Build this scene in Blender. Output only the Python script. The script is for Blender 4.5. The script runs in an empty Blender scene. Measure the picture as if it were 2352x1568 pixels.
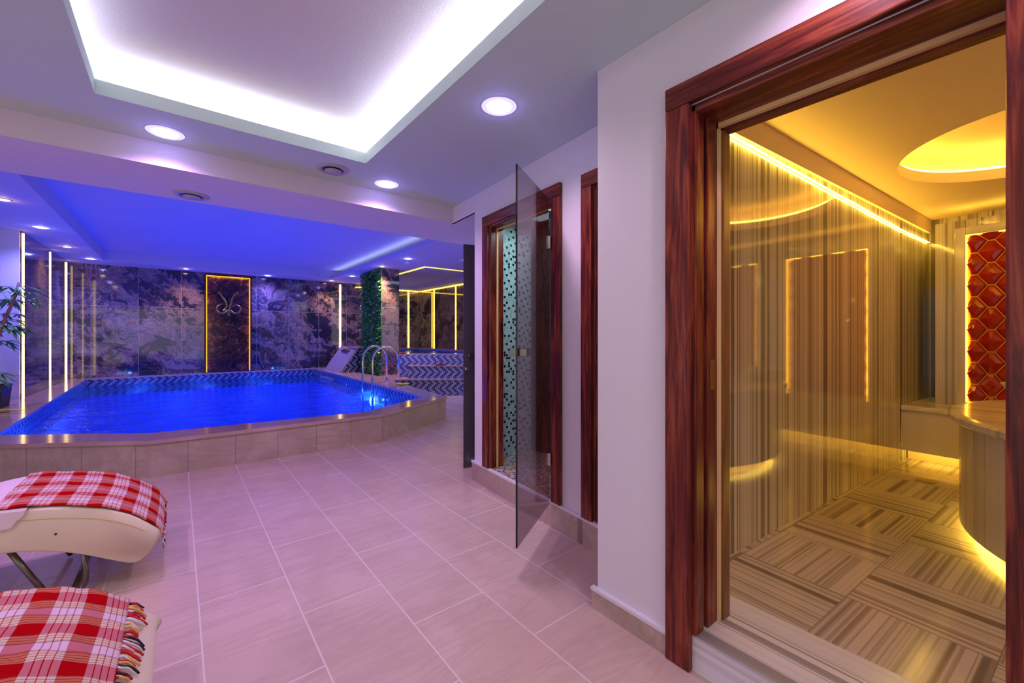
import bpy, bmesh, math, random
from mathutils import Vector, Matrix
random.seed(7)
sc = bpy.context.scene
C = sc.collection
PI = math.pi

# ------------------------------------------------------------------ camera
H = 1.30
cam_d = bpy.data.cameras.new('camera')
cam = bpy.data.objects.new('camera', cam_d); C.objects.link(cam)
cam.location = (0, 0, H)
cam.rotation_euler = (PI/2, 0, -math.radians(38.8))
cam_d.sensor_width = 36.0
cam_d.lens = 36*956/2352
cam_d.shift_y = -15/2352
cam_d.clip_start = 0.02
sc.camera = cam
# ------------------------------------------------------------------ view, world
sc.view_settings.view_transform = 'Standard'
sc.view_settings.look = 'None'
sc.view_settings.exposure = 0.0
sc.view_settings.gamma = 1.0
sc.view_settings.use_curve_mapping = False
sc.cycles.use_denoising = True
sc.cycles.max_bounces = 8
sc.cycles.diffuse_bounces = 4
sc.cycles.glossy_bounces = 4
sc.cycles.transparent_max_bounces = 12
sc.cycles.sample_clamp_indirect = 6
sc.cycles.caustics_reflective = False
sc.cycles.caustics_refractive = False
w = bpy.data.worlds.new('ambient'); sc.world = w; w.use_nodes = True
w.node_tree.nodes['Background'].inputs[0].default_value = (1.0, 0.90, 0.89, 1)
w.node_tree.nodes['Background'].inputs[1].default_value = 0.86

def area(name, loc, rot, sx, sy, col, power, spread=PI):
    d = bpy.data.lights.new(name, 'AREA'); d.shape = 'RECTANGLE'; d.size = sx; d.size_y = sy
    d.color = col; d.energy = power; d.spread = spread
    o = bpy.data.objects.new(name, d); C.objects.link(o); o.location = loc; o.rotation_euler = rot
    return o
def point(name, loc, col, power, r=0.05):
    d = bpy.data.lights.new(name, 'POINT'); d.color = col; d.energy = power; d.shadow_soft_size = r
    o = bpy.data.objects.new(name, d); C.objects.link(o); o.location = loc
    return o
def spot(name, loc, col, power, angle=120, blend=1.0, r=0.04):
    d = bpy.data.lights.new(name, 'SPOT'); d.color = col; d.energy = power; d.spot_size = math.radians(angle)
    d.spot_blend = blend; d.shadow_soft_size = r
    o = bpy.data.objects.new(name, d); C.objects.link(o); o.location = loc
    return o
VIO = (0.62, 0.42, 1.0); BLU = (0.12, 0.16, 1.0); WRM = (1.0, 0.70, 0.28); YEL = (1.0, 0.72, 0.10)
# front room: ceiling downlights (three seen, the others added out of view as fill)
for i, (x, y) in enumerate([(1.38, 1.83), (1.36, 3.36), (-.06, 3.36), (-1.2, 3.36), (1.3, .3), (-1.2, 1.8)]):
    spot('downlight_lamp', (x, y, 2.52), (0.96, 0.64, 0.95) if y < 3 else (0.80, 0.42, 1.0), 58 if y > 3 else 44 if y > 1 else 26, 150)
# cove of the near tray, washing up
CW = (0.80, 0.80, 1.0)
TX0, TX1, TY0, TY1 = -.335, 1.075, -1.2, 3.045
area('cove_lamp', ((TX0+TX1)/2, TY1+.06, 2.64), (PI, 0, 0), TX1-TX0, .03, CW, 5.5)
area('cove_lamp', (TX1+.06, (TY0+TY1)/2, 2.64), (PI, 0, 0), .03, TY1-TY0, CW, 26)
area('cove_lamp', (TX0-.06, (TY0+TY1)/2, 2.64), (PI, 0, 0), .03, TY1-TY0, CW, 8)
ZC_ = 2.555
# pool hall
area('pool_cove_lamp', (3.55, 8.4, 2.95), (PI, 0, 0), .04, 7.5, (0.45, 0.60, 1.0), 30)
for x, y, p in [(-.9, 6.9, 30), (.6, 6.9, 30), (2.3, 7.0, 30), (-.9, 9.5, 30), (.8, 9.3, 30), (2.4, 9.5, 30), (0, 11.8, 30), (1.9, 11.8, 30)]:
    point('underwater_fill', (x, y, -.45), (0.05, 0.17, 1.0), p*1.6, .15)  # bare points added inside the basin to make the water glow
point('pool_wall_lamp', (-1.25, 7.2, .02), (.35, .42, 1.0), 5, .03)
point('pool_wall_lamp', (2.85, 8.0, .02), (.35, .42, 1.0), 5, .03)
HALLB = [(-1.56, 9.1), (-1.40, 12.2), (1.88, 12.72), (3.66, 11.4), (3.73, 8.08)]
HALLO = [(-1.58, 7.5), (-1.54, 10.8), (.16, 12.62), (3.50, 12.75), (3.68, 9.35)]
for x, y in HALLB: spot('blue_downlight_lamp', (x, y, 2.85), (0.22, 0.20, 1.0), 190, 140)
for x, y in HALLO: spot('warm_downlight_lamp', (x, y, 2.85), (1.0, 0.60, 0.30), 240 if y == 9.35 else 95, 120)
for x, y in [(5.4, 10.8)]: spot('jacuzzi_lamp', (x, y, 2.8), (0.75, .45, .8), 40, 150)
for x, y, z_ in [(1.379, 1.829, ZC_), (1.359, 3.357, ZC_), (-.058, 3.364, ZC_)]: point('downlight_glow', (x, y, z_-.03), (.30, .24, 1.0), .9, .012)  # small points added under the lenses to cast halos on the ceiling
for x, y in HALLB: point('downlight_glow', (x, y, 2.85), (.30, .28, 1.0), 1.5, .012)
for x, y in HALLO: point('downlight_glow', (x, y, 2.85), (1., .55, .2), .8, .012)
for x_, ry_a in ((.585, 1.0), (1.49, -1.0)):
    area('emblem_edge_lamp', (x_, 13.02, 1.6), (PI/2-.0, 0, -ry_a*1.25), .012, 2.3, (1.0, .42, .03), 1.6)
area('emblem_edge_lamp', (1.04, 13.02, 2.78), (.28, 0, 0), .85, .012, (1.0, .42, .03), 1.2)
# hammam
point('hammam_fill', (3.1, -1.7, 2.25), (1.0, .70, .34), 17, .08)  # unseen lamp added out of view to lift the room's light
# steam room
area('steam_fill', (2.46, 2.4, 2.34), (0, 0, 0), .3, .8, (.70, .95, 1.0), 9)  # unseen source added to light the mosaic dimly

# ------------------------------------------------------------------ node helper
class NT:
    def __init__(s, name):
        s.m = bpy.data.materials.new(name); s.m.use_nodes = True
        s.t = s.m.node_tree; s.n = s.t.nodes; s.b = s.n['Principled BSDF']; s.o = s.n['Material Output']
    def lk(s, a, b): s.t.links.new(a, b)
    def put(s, sock, v):
        if hasattr(v, 'is_output'): s.lk(v, sock)
        elif v is not None:
            if isinstance(v, (tuple, list)) and len(v) == 3 and sock.type == 'RGBA': v = (*v, 1)
            sock.default_value = v
    def math(s, op, a, b=None, c=None, clamp=False):
        n = s.n.new('ShaderNodeMath'); n.operation = op; n.use_clamp = clamp
        s.put(n.inputs[0], a)
        if b is not None: s.put(n.inputs[1], b)
        if c is not None: s.put(n.inputs[2], c)
        return n.outputs[0]
    def mix(s, f, a, b, mode='MIX'):
        n = s.n.new('ShaderNodeMix'); n.data_type = 'RGBA'; n.blend_type = mode
        s.put(n.inputs['Factor'], f); s.put(n.inputs[6], a); s.put(n.inputs[7], b)
        return n.outputs[2]
    def pos(s): return s.n.new('ShaderNodeNewGeometry').outputs['Position']
    def obj(s): return s.n.new('ShaderNodeTexCoord').outputs['Object']
    def uv(s): return s.n.new('ShaderNodeTexCoord').outputs['UV']
    def sep(s, v):
        n = s.n.new('ShaderNodeSeparateXYZ'); s.lk(v, n.inputs[0]); return n.outputs
    def comb(s, x=0., y=0., z=0.):
        n = s.n.new('ShaderNodeCombineXYZ'); s.put(n.inputs[0], x); s.put(n.inputs[1], y); s.put(n.inputs[2], z); return n.outputs[0]
    def mapv(s, v, loc=(0,0,0), rot=(0,0,0), sca=(1,1,1)):
        n = s.n.new('ShaderNodeMapping'); s.lk(v, n.inputs[0])
        n.inputs[1].default_value = loc; n.inputs[2].default_value = rot; n.inputs[3].default_value = sca; return n.outputs[0]
    def noise(s, v, sc=5., det=4., rough=.5, dist=0., dim='3D', w=None):
        n = s.n.new('ShaderNodeTexNoise'); n.noise_dimensions = dim
        if v is not None and dim != '1D': s.lk(v, n.inputs['Vector'])
        if w is not None: s.put(n.inputs['W'], w)
        n.inputs['Scale'].default_value = sc; n.inputs['Detail'].default_value = det
        n.inputs['Roughness'].default_value = rough; n.inputs['Distortion'].default_value = dist
        return n.outputs[0], n.outputs[1]
    def wn(s, v=None, dim='3D', w=None):
        n = s.n.new('ShaderNodeTexWhiteNoise'); n.noise_dimensions = dim
        if v is not None: s.lk(v, n.inputs['Vector'])
        if w is not None: s.put(n.inputs['W'], w)
        return n.outputs[0], n.outputs[1]
    def ramp(s, f, stops, mode='LINEAR'):
        n = s.n.new('ShaderNodeValToRGB'); s.put(n.inputs[0], f); r = n.color_ramp; r.interpolation = mode
        while len(r.elements) < len(stops): r.elements.new(.5)
        for e, (p, c) in zip(r.elements, stops):
            e.position = p; e.color = (*c, 1) if isinstance(c, tuple) else (c, c, c, 1)
        return n.outputs[0]
    def bump(s, h, st=.2, d=.01):
        n = s.n.new('ShaderNodeBump'); n.inputs['Strength'].default_value = st; n.inputs['Distance'].default_value = d
        s.put(n.inputs['Height'], h); s.lk(n.outputs[0], s.b.inputs['Normal']); return n.outputs[0]
    def set(s, col=None, rough=None, metal=None, spec=None, coat=None, emi=None, es=None, sheen=None):
        B = s.b.inputs
        if col is not None: s.put(B['Base Color'], col)
        if rough is not None: s.put(B['Roughness'], rough)
        if metal is not None: s.put(B['Metallic'], metal)
        if spec is not None: s.put(B['Specular IOR Level'], spec)
        if coat is not None: B['Coat Weight'].default_value = coat; B['Coat Roughness'].default_value = .05
        if emi is not None: s.put(B['Emission Color'], emi); B['Emission Strength'].default_value = es or 1.
        if sheen is not None: B['Sheen Weight'].default_value = sheen
        return s.m

M = {}
def plain(name, col, rough=.5, metal=0., var=.06, **k):
    t = NT(name); f, _ = t.noise(t.obj(), 14, 4)
    c2 = tuple(max(0, c*(1-var*2)) for c in col)
    t.set(t.mix(f, col, c2), rough, metal, **k); M[name] = t.m; return t.m
def glow(name, col, st):
    t = NT(name); t.set((0, 0, 0), .5, emi=col, es=st); M[name] = t.m; return t.m
plain('chrome', (.75, .75, .78), .12, 1.); plain('dark_metal', (.06, .055, .06), .3, .8); plain('white_plastic', (.72, .72, .74), .4)
plain('dark_steel', (.20, .19, .17), .25, 1.); plain('gold_metal', (.30, .22, .13), .38, 1.)
plain('cream_seal', (.88, .60, .28), .5); plain('slope_stone', (.36, .30, .36), .3); plain('planter_black', (.02, .018, .02), .5)
plain('cream_leather', (.80, .70, .52), .38, var=.03); plain('pink_cloth', (.85, .68, .74), .8)
plain('leaf', (.12, .40, .13), .45, var=.3); plain('yellow_leaf', (.45, .55, .03), .45); t = NT('moss'); f, _ = t.noise(t.obj(), 16, 3, .6); t.set(t.ramp(f, [(.38, (.012, .06, .015)), (.5, (.10, .42, .09)), (.60, (.50, .90, .16))]), .5); M['moss'] = t.m
plain('bark', (.30, .15, .10), .8)
plain('dark_red_rubber', (.18, .02, .03), .5); plain('vent_grey', (.45, .40, .44), .4)
plain('brass', (.35, .22, .10), .3, 1.)
glow('lens_blue', (.62, .60, 1.0), 10); glow('halo_blue', (.40, .34, 1.0), 2.2); glow('lens_warm', (1., .66, .25), 14)
glow('strip_warm', (1.0, .66, .22), 5.5); glow('strip_yellow', (1.0, .70, .06), 6.5); glow('strip_hammam', (1.0, .66, .08), 26)
glow('strip_amber', (1.0, .40, .0), 1.8); glow('strip_jacuzzi', (1.0, .68, .10), 2.2); glow('lens_pool', (.55, .62, 1.0), 10); glow('panel_light', (.6, .75, 1.0), 3)
glow('strip_toe', (1.0, .66, .08), 14); glow('strip_wall', (1.0, .64, .07), 60); glow('strip_panel', (1.0, .48, .03), 9.0)

def mk_plaster(name, col, sc_=60, st=.25, stretch=(1, 1, 1)):
    t = NT(name); v = t.mapv(t.pos(), sca=stretch); f, _ = t.noise(v, sc_, 5, .6); g, _ = t.noise(t.pos(), 1.3, 2)
    t.set(t.mix(g, col, tuple(c*.93 for c in col)), .75, spec=.3); t.bump(f, st, .004); M[name] = t.m
mk_plaster('wall_plaster', (.74, .71, .76), 45, .35, (1, 1, .35))
mk_plaster('ceiling_plaster', (.58, .72, .69), 110, .5)
mk_plaster('tray_plaster', (.66, .63, .64), 110, .6)
mk_plaster('beam_plaster', (.70, .62, .70), 110, .3)
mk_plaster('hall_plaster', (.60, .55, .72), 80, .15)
mk_plaster('hammam_plaster', (.80, .60, .36), 80, .1)

def brick_uv(t, ux, uy, bw, bh, off=.5, mort=.004, freq=2):
    n = t.n.new('ShaderNodeTexBrick'); n.offset = off; n.offset_frequency = freq; n.squash = 1.
    t.lk(t.comb(ux, uy, 0.), n.inputs['Vector'])
    n.inputs['Color1'].default_value = (0, 0, 0, 1); n.inputs['Color2'].default_value = (1, 1, 1, 1); n.inputs['Mortar'].default_value = (.5, .5, .5, 1)
    n.inputs['Scale'].default_value = 1.; n.inputs['Mortar Size'].default_value = mort; n.inputs['Mortar Smooth'].default_value = .1
    n.inputs['Bias'].default_value = 0.; n.inputs['Brick Width'].default_value = bw; n.inputs['Row Height'].default_value = bh
    return n.outputs['Color'], n.outputs['Fac']
def stone_look(t, shade, base, dark, v=None):
    p = v or t.pos()
    big, _ = t.noise(t.mapv(p, sca=(1.6, 1, 1.6)), 1.7, 5, .55, .8)
    ve = t.noise(t.mapv(p, rot=(0, 0, .6), sca=(1, 6, 3)), 1.3, 6, .6, 1.2)[0]
    fine, _ = t.noise(p, 70, 3)
    c = t.mix(t.ramp(big, [(.35, 0.), (.7, 1.)]), base, dark)
    c = t.mix(t.ramp(ve, [(.46, 0.), (.52, .45), (.58, 0.)]), c, tuple(x*.86 for x in dark))
    c = t.mix(t.math('MULTIPLY', fine, .25), c, tuple(x*.8 for x in dark))
    return t.mix(t.math('MULTIPLY', shade, .16), c, tuple(x*.7 for x in dark))
# floor tiles 0.775 x 0.375
t = NT('floor_tiles'); x, y, z = t.sep(t.pos())
col, fac = brick_uv(t, t.math('ADD', y, -2.51+.775*10+.3875), t.math('ADD', x, -.08+.375*20), .775, .375, .5, .0035)
shade = t.wn(t.comb(t.math('FLOOR', t.math('DIVIDE', t.math('ADD', y, 10), .3875)), t.math('FLOOR', t.math('DIVIDE', t.math('ADD', x, -.08+7.5), .375)), 0.))[0]
c = stone_look(t, shade, (.65, .485, .40), (.56, .40, .32))
t.set(t.mix(fac, c, (.66, .56, .53)), t.math('ADD', t.math('MULTIPLY', fac, .3), .27), spec=.4); t.bump(t.math('SUBTRACT', 1., fac), .3, .002); M['floor_tiles'] = t.m
# cladding of pool side and skirting
for nm, mort in (('clad_tiles', .003), ('skirting_tiles', .002)):
    t = NT(nm); x, y, z = t.sep(t.pos())
    col, fac = brick_uv(t, t.math('ADD', x, -.08+7.5), t.math('ADD', z, 4.), .375, 1.3, 0., mort)
    shade = t.wn(None, '1D', t.math('FLOOR', t.math('DIVIDE', t.math('ADD', x, 7.42), .375)))[0]
    c = stone_look(t, shade, (.52, .40, .33), (.38, .28, .23))
    t.set(t.mix(fac, c, (.25, .18, .16)), .3); M[nm] = t.m
t = NT('rim_stone'); c = stone_look(t, .3, (.56, .37, .36), (.42, .26, .26)); t.set(c, .12, spec=.6); M['rim_stone'] = t.m
# dark red wood
t = NT('red_wood'); p = t.obj(); g, _ = t.noise(t.mapv(p, sca=(14, 14, 1.1)), 2.2, 6, .6, .9)
g2, _ = t.noise(t.mapv(p, sca=(60, 60, 2)), 3, 3, .6, .2); blk, _ = t.noise(t.mapv(p, sca=(3, 3, .8)), 1.6, 2)
c = t.ramp(g, [(.30, (.026, .003, .003)), (.46, (.125, .016, .011)), (.56, (.25, .04, .02)), (.70, (.40, .095, .04))])
c = t.mix(t.math('MULTIPLY', g2, .35), c, (.05, .006, .006)); c = t.mix(t.ramp(blk, [(.5, 0.), (.62, .5)]), c, (.07, .008, .012))
t.set(c, .30, spec=.35); t.bump(g, .12, .003); M['red_wood'] = t.m
t = NT('red_wood_across'); p = t.obj(); g, _ = t.noise(t.mapv(p, sca=(14, 1.1, 14)), 2.2, 6, .6, .9)
g2, _ = t.noise(t.mapv(p, sca=(60, 2, 60)), 3, 3, .6, .2)
c = t.ramp(g, [(.30, (.03, .004, .003)), (.46, (.13, .018, .012)), (.56, (.23, .045, .022)), (.70, (.38, .10, .045))])
c = t.mix(t.math('MULTIPLY', g2, .35), c, (.05, .006, .006)); t.set(c, .30, spec=.35); t.bump(g, .12, .003); M['red_wood_across'] = t.m
t = NT('brown_wood'); p = t.obj(); g, _ = t.noise(t.mapv(p, sca=(20, 20, 1)), 2.5, 6, .6, .6)
t.set(t.ramp(g, [(.3, (.10, .035, .012)), (.6, (.22, .085, .03)), (.8, (.10, .03, .01))]), .35); M['brown_wood'] = t.m

# mural marble porcelain slabs
def mural(name, cols, seedoff=0., warm=0.):
    t = NT(name); x, y, z = t.sep(t.pos())
    s = t.math('ADD', t.math('ADD', x, y), seedoff)
    ti = t.math('FLOOR', t.math('DIVIDE', t.math('ADD', s, 20.), .79)); tj = t.math('FLOOR', t.math('DIVIDE', t.math('ADD', z, 3.02), 1.66))
    rnd = t.wn(None, '1D', t.math('ADD', ti, t.math('MULTIPLY', tj, 7.3)))[0]
    q = t.comb(t.math('ADD', s, t.math('MULTIPLY', rnd, .35)), t.math('MULTIPLY', tj, 1.7), z)
    w1, wc = t.noise(q, .9, 2, .5)
    w2, wc2 = t.noise(q, 2.6, 5, .62, 1.2)
    vm = t.n.new('ShaderNodeVectorMath'); vm.operation = 'MULTIPLY_ADD'; t.lk(wc2, vm.inputs[0]); vm.inputs[1].default_value = (.9, .9, .9); t.lk(q, vm.inputs[2])
    qs = t.sep(vm.outputs[0])
    big, _ = t.noise(t.comb(t.math('MULTIPLY', t.math('ADD', qs[0], t.math('MULTIPLY', qs[2], 1.1)), 1.35), 0., t.math('MULTIPLY', t.math('SUBTRACT', qs[2], t.math('MULTIPLY', qs[0], .5)), .75)), 1.0, 3, .5, .9)
    fine, fc = t.noise(vm.outputs[0], 2.2, 6, .62, 1.4)
    v = t.math('ADD', t.math('MULTIPLY', big, .82), t.math('MULTIPLY', fine, .26))
    c = t.ramp(v, cols)
    cont = t.math('ADD', t.math('MULTIPLY', t.math('SINE', t.math('MULTIPLY', t.math('ADD', fine, t.math('MULTIPLY', big, 1.4)), 85.)), .5), .5)
    c = t.mix(1., c, (.80, .78, .86), 'MULTIPLY')
    c = t.mix(t.math('MULTIPLY', t.ramp(cont, [(.0, 1.), (.45, 0.)]), .38), c, (.05, .04, .08))
    rust, _ = t.noise(vm.outputs[0], 4, 6, .6, 1.)
    c = t.mix(t.ramp(rust, [(.56, 0.), (.68, .55)]), c, (.50, .20, .09))
    _, fac = brick_uv(t, t.math('ADD', s, 20.), t.math('ADD', z, 3.02), .79, 1.66, 0., .004)
    c = t.mix(t.math('MULTIPLY', fac, .8), c, (.45, .38, .40))
    t.set(c, .05, spec=.7, coat=.3); M[name] = t.m
mural('mural_marble', [(.38, (.010, .012, .025)), (.515, (.03, .035, .07)), (.525, (.36, .24, .20)), (.555, (.14, .11, .15)), (.58, (.46, .34, .29)), (.61, (.14, .11, .15)), (.65, (.03, .03, .06)), (.71, (.36, .26, .23))])
mural('mural_dark', [(.42, (.015, .015, .03)), (.50, (.10, .08, .10)), (.56, (.25, .18, .19)), (.62, (.08, .06, .09)), (.70, (.25, .18, .17))], 3.3)
mural('mural_olive', [(.42, (.02, .015, .01)), (.50, (.12, .09, .05)), (.55, (.36, .29, .18)), (.61, (.10, .08, .05)), (.70, (.40, .32, .2))], 6.1)
t = NT('backlit_onyx'); f, _ = t.noise(t.obj(), 5, 9, .72, 1.6)
t.set(t.ramp(f, [(.38, (.008, .005, .008)), (.52, (.055, .02, .02)), (.60, (.16, .065, .03)), (.72, (.42, .27, .13))]), .12); M['backlit_onyx'] = t.m

# linear striped marble; axis 0 -> stripes vary along local x
def striped(name, axis, light, mid, dark, rough=.06, scale=1., spec=.7):
    t = NT(name); p = t.sep(t.obj())
    u = p[axis] if axis >= 0 else t.math('ADD', p[0], t.math('MULTIPLY', p[2], .8))
    wob, _ = t.noise(t.obj(), 1.2, 2)
    u = t.math('ADD', u, t.math('MULTIPLY', wob, .015))
    a, _ = t.noise(None, 4.2*scale, 3, .6, 0, '1D', u); b, _ = t.noise(None, 11*scale, 3, .55, 0, '1D', u); d, _ = t.noise(None, 45*scale, 2, .5, 0, '1D', u)
    v = t.math('ADD', t.math('ADD', t.math('MULTIPLY', a, .42), t.math('MULTIPLY', b, .48)), t.math('MULTIPLY', d, .10))
    c = t.ramp(v, [(.38, dark), (.44, mid), (.47, light), (.52, mid), (.545, dark), (.57, light), (.66, mid)])
    t.set(c, rough, spec=spec); M[name] = t.m
striped('stripe_wall', 0, (.62, .55, .45), (.36, .31, .24), (.16, .135, .10), .045)
striped('stripe_far', 1, (.62, .55, .45), (.36, .31, .24), (.16, .135, .10), .08)
striped('stripe_soft', 0, (.72, .66, .56), (.62, .56, .47), (.50, .45, .38), .14, .6)
striped('stripe_sill', -1, (.74, .72, .76), (.60, .58, .62), (.26, .25, .27), .2, 1.0)
# basket weave of striped marble, local frame of the hammam floor
t = NT('basket_marble'); p = t.sep(t.obj()); T = .445
fx = t.math('FLOOR', t.math('DIVIDE', p[0], T)); fy = t.math('FLOOR', t.math('DIVIDE', p[1], T))
par = t.math('MODULO', t.math('ADD', t.math('ADD', fx, fy), 40.), 2.)
cell = t.wn(t.comb(fx, fy, 0.))[0]
inv = t.math('SUBTRACT', 1., par)
u = t.math('ADD', t.math('ADD', t.math('MULTIPLY', p[1], par), t.math('MULTIPLY', p[0], inv)), t.math('MULTIPLY', cell, 17.))
a, _ = t.noise(None, 9., 2, .6, 0, '1D', u); b, _ = t.noise(None, 21, 2, .5, 0, '1D', u)
v = t.math('ADD', t.math('MULTIPLY', a, .5), t.math('MULTIPLY', b, .5))
c = t.ramp(v, [(.36, (.19, .15, .12)), (.43, (.32, .26, .21)), (.48, (.58, .50, .43)), (.53, (.50, .43, .36)), (.57, (.30, .25, .20)), (.62, (.57, .50, .43))])
ex = t.math('ABSOLUTE', t.math('SUBTRACT', t.math('FRACT', t.math('DIVIDE', t.math('ADD', p[0], 8.9), T)), .5))
ey = t.math('ABSOLUTE', t.math('SUBTRACT', t.math('FRACT', t.math('DIVIDE', t.math('ADD', p[1], 8.9), T)), .5))
gr = t.math('GREATER_THAN', t.math('MAXIMUM', ex, ey), .4965)
t.set(t.mix(gr, c, (.22, .17, .13)), .13, spec=.5); M['basket_marble'] = t.m

# small mosaic tiles; world axis s = x+y, z
def mosaic(name, size, fn, grout, rough=.15, horiz=False, diag=False):
    t = NT(name); x, y, z = t.sep(t.pos())
    s = t.math('ADD', t.math('ADD', x, y), 30.) if not horiz else t.math('ADD', x, 30.)
    if diag: s = t.math('ADD', t.math('SUBTRACT', t.math('MULTIPLY', x, .779), t.math('MULTIPLY', y, .627)), 30.)
    zz = t.math('ADD', z if not horiz else y, 30.)
    ds = t.math('DIVIDE', s, size); dz = t.math('DIVIDE', zz, size)
    i = t.math('FLOOR', ds); j = t.math('FLOOR', dz)
    r, rc = t.wn(t.comb(i, j, 0.)); c = fn(t, i, j, r)
    e = t.math('MAXIMUM', t.math('ABSOLUTE', t.math('SUBTRACT', t.math('FRACT', ds), .5)), t.math('ABSOLUTE', t.math('SUBTRACT', t.math('FRACT', dz), .5)))
    t.set(t.mix(t.math('GREATER_THAN', e, .44), c, grout), rough, spec=.6); M[name] = t.m
def zig(t, i, j, r, A, B):
    k = t.math('PINGPONG', j, 3.)
    m = t.math('MODULO', t.math('ADD', t.math('ADD', i, k), 0.), 4.)
    m2 = t.math('LESS_THAN', m, 1.9)
    c = t.mix(m2, A, B)
    return t.mix(t.math('MULTIPLY', r, .35), c, tuple(v*.4 for v in B))
mosaic('pool_mosaic', .036, lambda t, i, j, r: zig(t, i, j, r, (.26, .29, .42), (.012, .02, .07)), (.08, .09, .16))
mosaic('step_mosaic', .036, lambda t, i, j, r: zig(t, i, j, r, (.52, .54, .72), (.035, .06, .19)), (.24, .24, .38), diag=True)
def dots(t, i, j, r):
    c = t.ramp(t.wn(t.comb(j, i, 5.))[0], [(.0, (.30, .50, .52)), (.5, (.42, .60, .62)), (1., (.14, .32, .42))], 'CONSTANT')
    q_ = t.math('MODULO', t.math('ADD', i, t.math('MULTIPLY', j, 3.)), 5.)
    k = t.math('MAXIMUM', t.math('MULTIPLY', t.math('LESS_THAN', q_, .5), t.math('GREATER_THAN', r, .12)), t.math('GREATER_THAN', r, .95))
    return t.mix(k, c, (.008, .014, .02))
mosaic('steam_mosaic', .026, dots, (.50, .60, .64))
mosaic('brown_mosaic', .026, lambda t, i, j, r: t.ramp(r, [(.0, (.07, .022, .018)), (.5, (.10, .035, .025)), (.85, (.03, .012, .012))], 'CONSTANT'), (.02, .01, .01))
mosaic('steam_floor_mosaic', .026, lambda t, i, j, r: t.ramp(r, [(.0, (.45, .25, .06)), (.35, (.5, .4, .35)), (.6, (.05, .10, .35)), (.85, (.35, .12, .05))], 'CONSTANT'), (.4, .35, .35), .2, True)
plain('steam_dark', (.16, .09, .08), .4); plain('basin_blue', (.10, .20, .75), .4)
# water
t = NT('pool_water'); n = t.n; p = t.pos(); f, _ = t.noise(t.mapv(p, sca=(1., 1.5, 1)), 1.6, 4, .6, .6); f2, _ = t.noise(p, 9, 3, .6, .4)
hgt = t.math('ADD', f, t.math('MULTIPLY', f2, .25))
bp = n.new('ShaderNodeBump'); bp.inputs['Strength'].default_value = .9; bp.inputs['Distance'].default_value = .12; t.lk(hgt, bp.inputs['Height'])
tr = n.new('ShaderNodeBsdfTransparent'); t.lk(t.mix(t.ramp(t.math('ADD', t.math('MULTIPLY', f, .7), t.math('MULTIPLY', f2, .3)), [(.38, 0.), (.62, 1.)]), (.10, .34, .80), (.22, .62, 1.)), tr.inputs[0])
gl = n.new('ShaderNodeBsdfGlossy'); gl.inputs[0].default_value = (.5, .78, 1., 1); gl.inputs['Roughness'].default_value = .04; t.lk(bp.outputs[0], gl.inputs['Normal'])
fr = n.new('ShaderNodeFresnel'); fr.inputs[0].default_value = 1.33; t.lk(bp.outputs[0], fr.inputs['Normal'])
mx = n.new('ShaderNodeMixShader'); t.lk(fr.outputs[0], mx.inputs[0]); t.lk(tr.outputs[0], mx.inputs[1]); t.lk(gl.outputs[0], mx.inputs[2])
t.lk(mx.outputs[0], t.o.inputs['Surface']); M['pool_water'] = t.m
def glass(name, tint, refl_rough=.02, ior=1.5):
    t = NT(name); n = t.n
    tr = n.new('ShaderNodeBsdfTransparent'); tr.inputs[0].default_value = (*tint, 1)
    gl = n.new('ShaderNodeBsdfGlossy'); gl.inputs['Roughness'].default_value = refl_rough
    lw = n.new('ShaderNodeLayerWeight'); lw.inputs[0].default_value = .5
    fr = n.new('ShaderNodeMath'); fr.operation = 'MULTIPLY_ADD'; t.lk(t.math('POWER', lw.outputs['Facing'], 5.), fr.inputs[0]); fr.inputs[1].default_value = 1.2; fr.inputs[2].default_value = .04
    mx = n.new('ShaderNodeMixShader'); t.lk(fr.outputs[0], mx.inputs[0]); t.lk(tr.outputs[0], mx.inputs[1]); t.lk(gl.outputs[0], mx.inputs[2])
    t.lk(mx.outputs[0], t.o.inputs['Surface']); M[name] = t.m
glass('smoked_glass', (.74, .69, .72)); 
plain('glass_edge', (.01, .012, .012), .2)
t = NT('dark_glass'); f, _ = t.noise(t.obj(), 3, 2); t.set(t.mix(f, (.055, .045, .055), (.075, .06, .07)), .15, spec=.5); M['dark_glass'] = t.m
# red ceramic
t = NT('red_ceramic'); f, _ = t.noise(t.obj(), 9, 3); t.set(t.mix(f, (.24, .003, .002), (.42, .012, .003)), .10, spec=.55); M['red_ceramic'] = t.m
plain('led_lit_grout', (.95, .55, .08), .5)  # cream grout with the yellow LED light put into its colour
# plaid cloth
t = NT('plaid_cloth'); u, v, _ = t.sep(t.uv())
def band(x, lo, hi): return t.math('MULTIPLY', t.math('GREATER_THAN', x, lo), t.math('LESS_THAN', x, hi))
fu = t.math('MODULO', t.math('ADD', u, 13.*.13), .13); fv = t.math('MODULO', t.math('ADD', v, 19.), .19)
wx = band(fu, .0, .072)
for k in (.018, .036, .054): wx = t.math('MULTIPLY', wx, t.math('SUBTRACT', 1., band(fu, k-.0015, k+.0015)))
RED = (.52, .002, .008); WHT = (.80, .66, .74)
ca = t.mix(wx, RED, WHT)
wy = band(fv, .0, .04); b1 = t.math('ADD', band(fv, .042, .082), band(fv, .142, .188))
st = t.math('FRACT', t.math('DIVIDE', fv, .0115))
bei = t.ramp(st, [(.0, (.78, .50, .30)), (.45, (.85, .72, .35)), (.8, (.10, .09, .12))], 'CONSTANT')
cb = t.mix(wy, RED, WHT); cb = t.mix(b1, cb, bei)
ln = t.math('ADD', band(fv, .040, .042), band(fv, .188, .19)); 
wv = t.noise(t.comb(t.math('MULTIPLY', u, 900.), t.math('MULTIPLY', v, 900.), 0.), 1., 2)[0]
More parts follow.
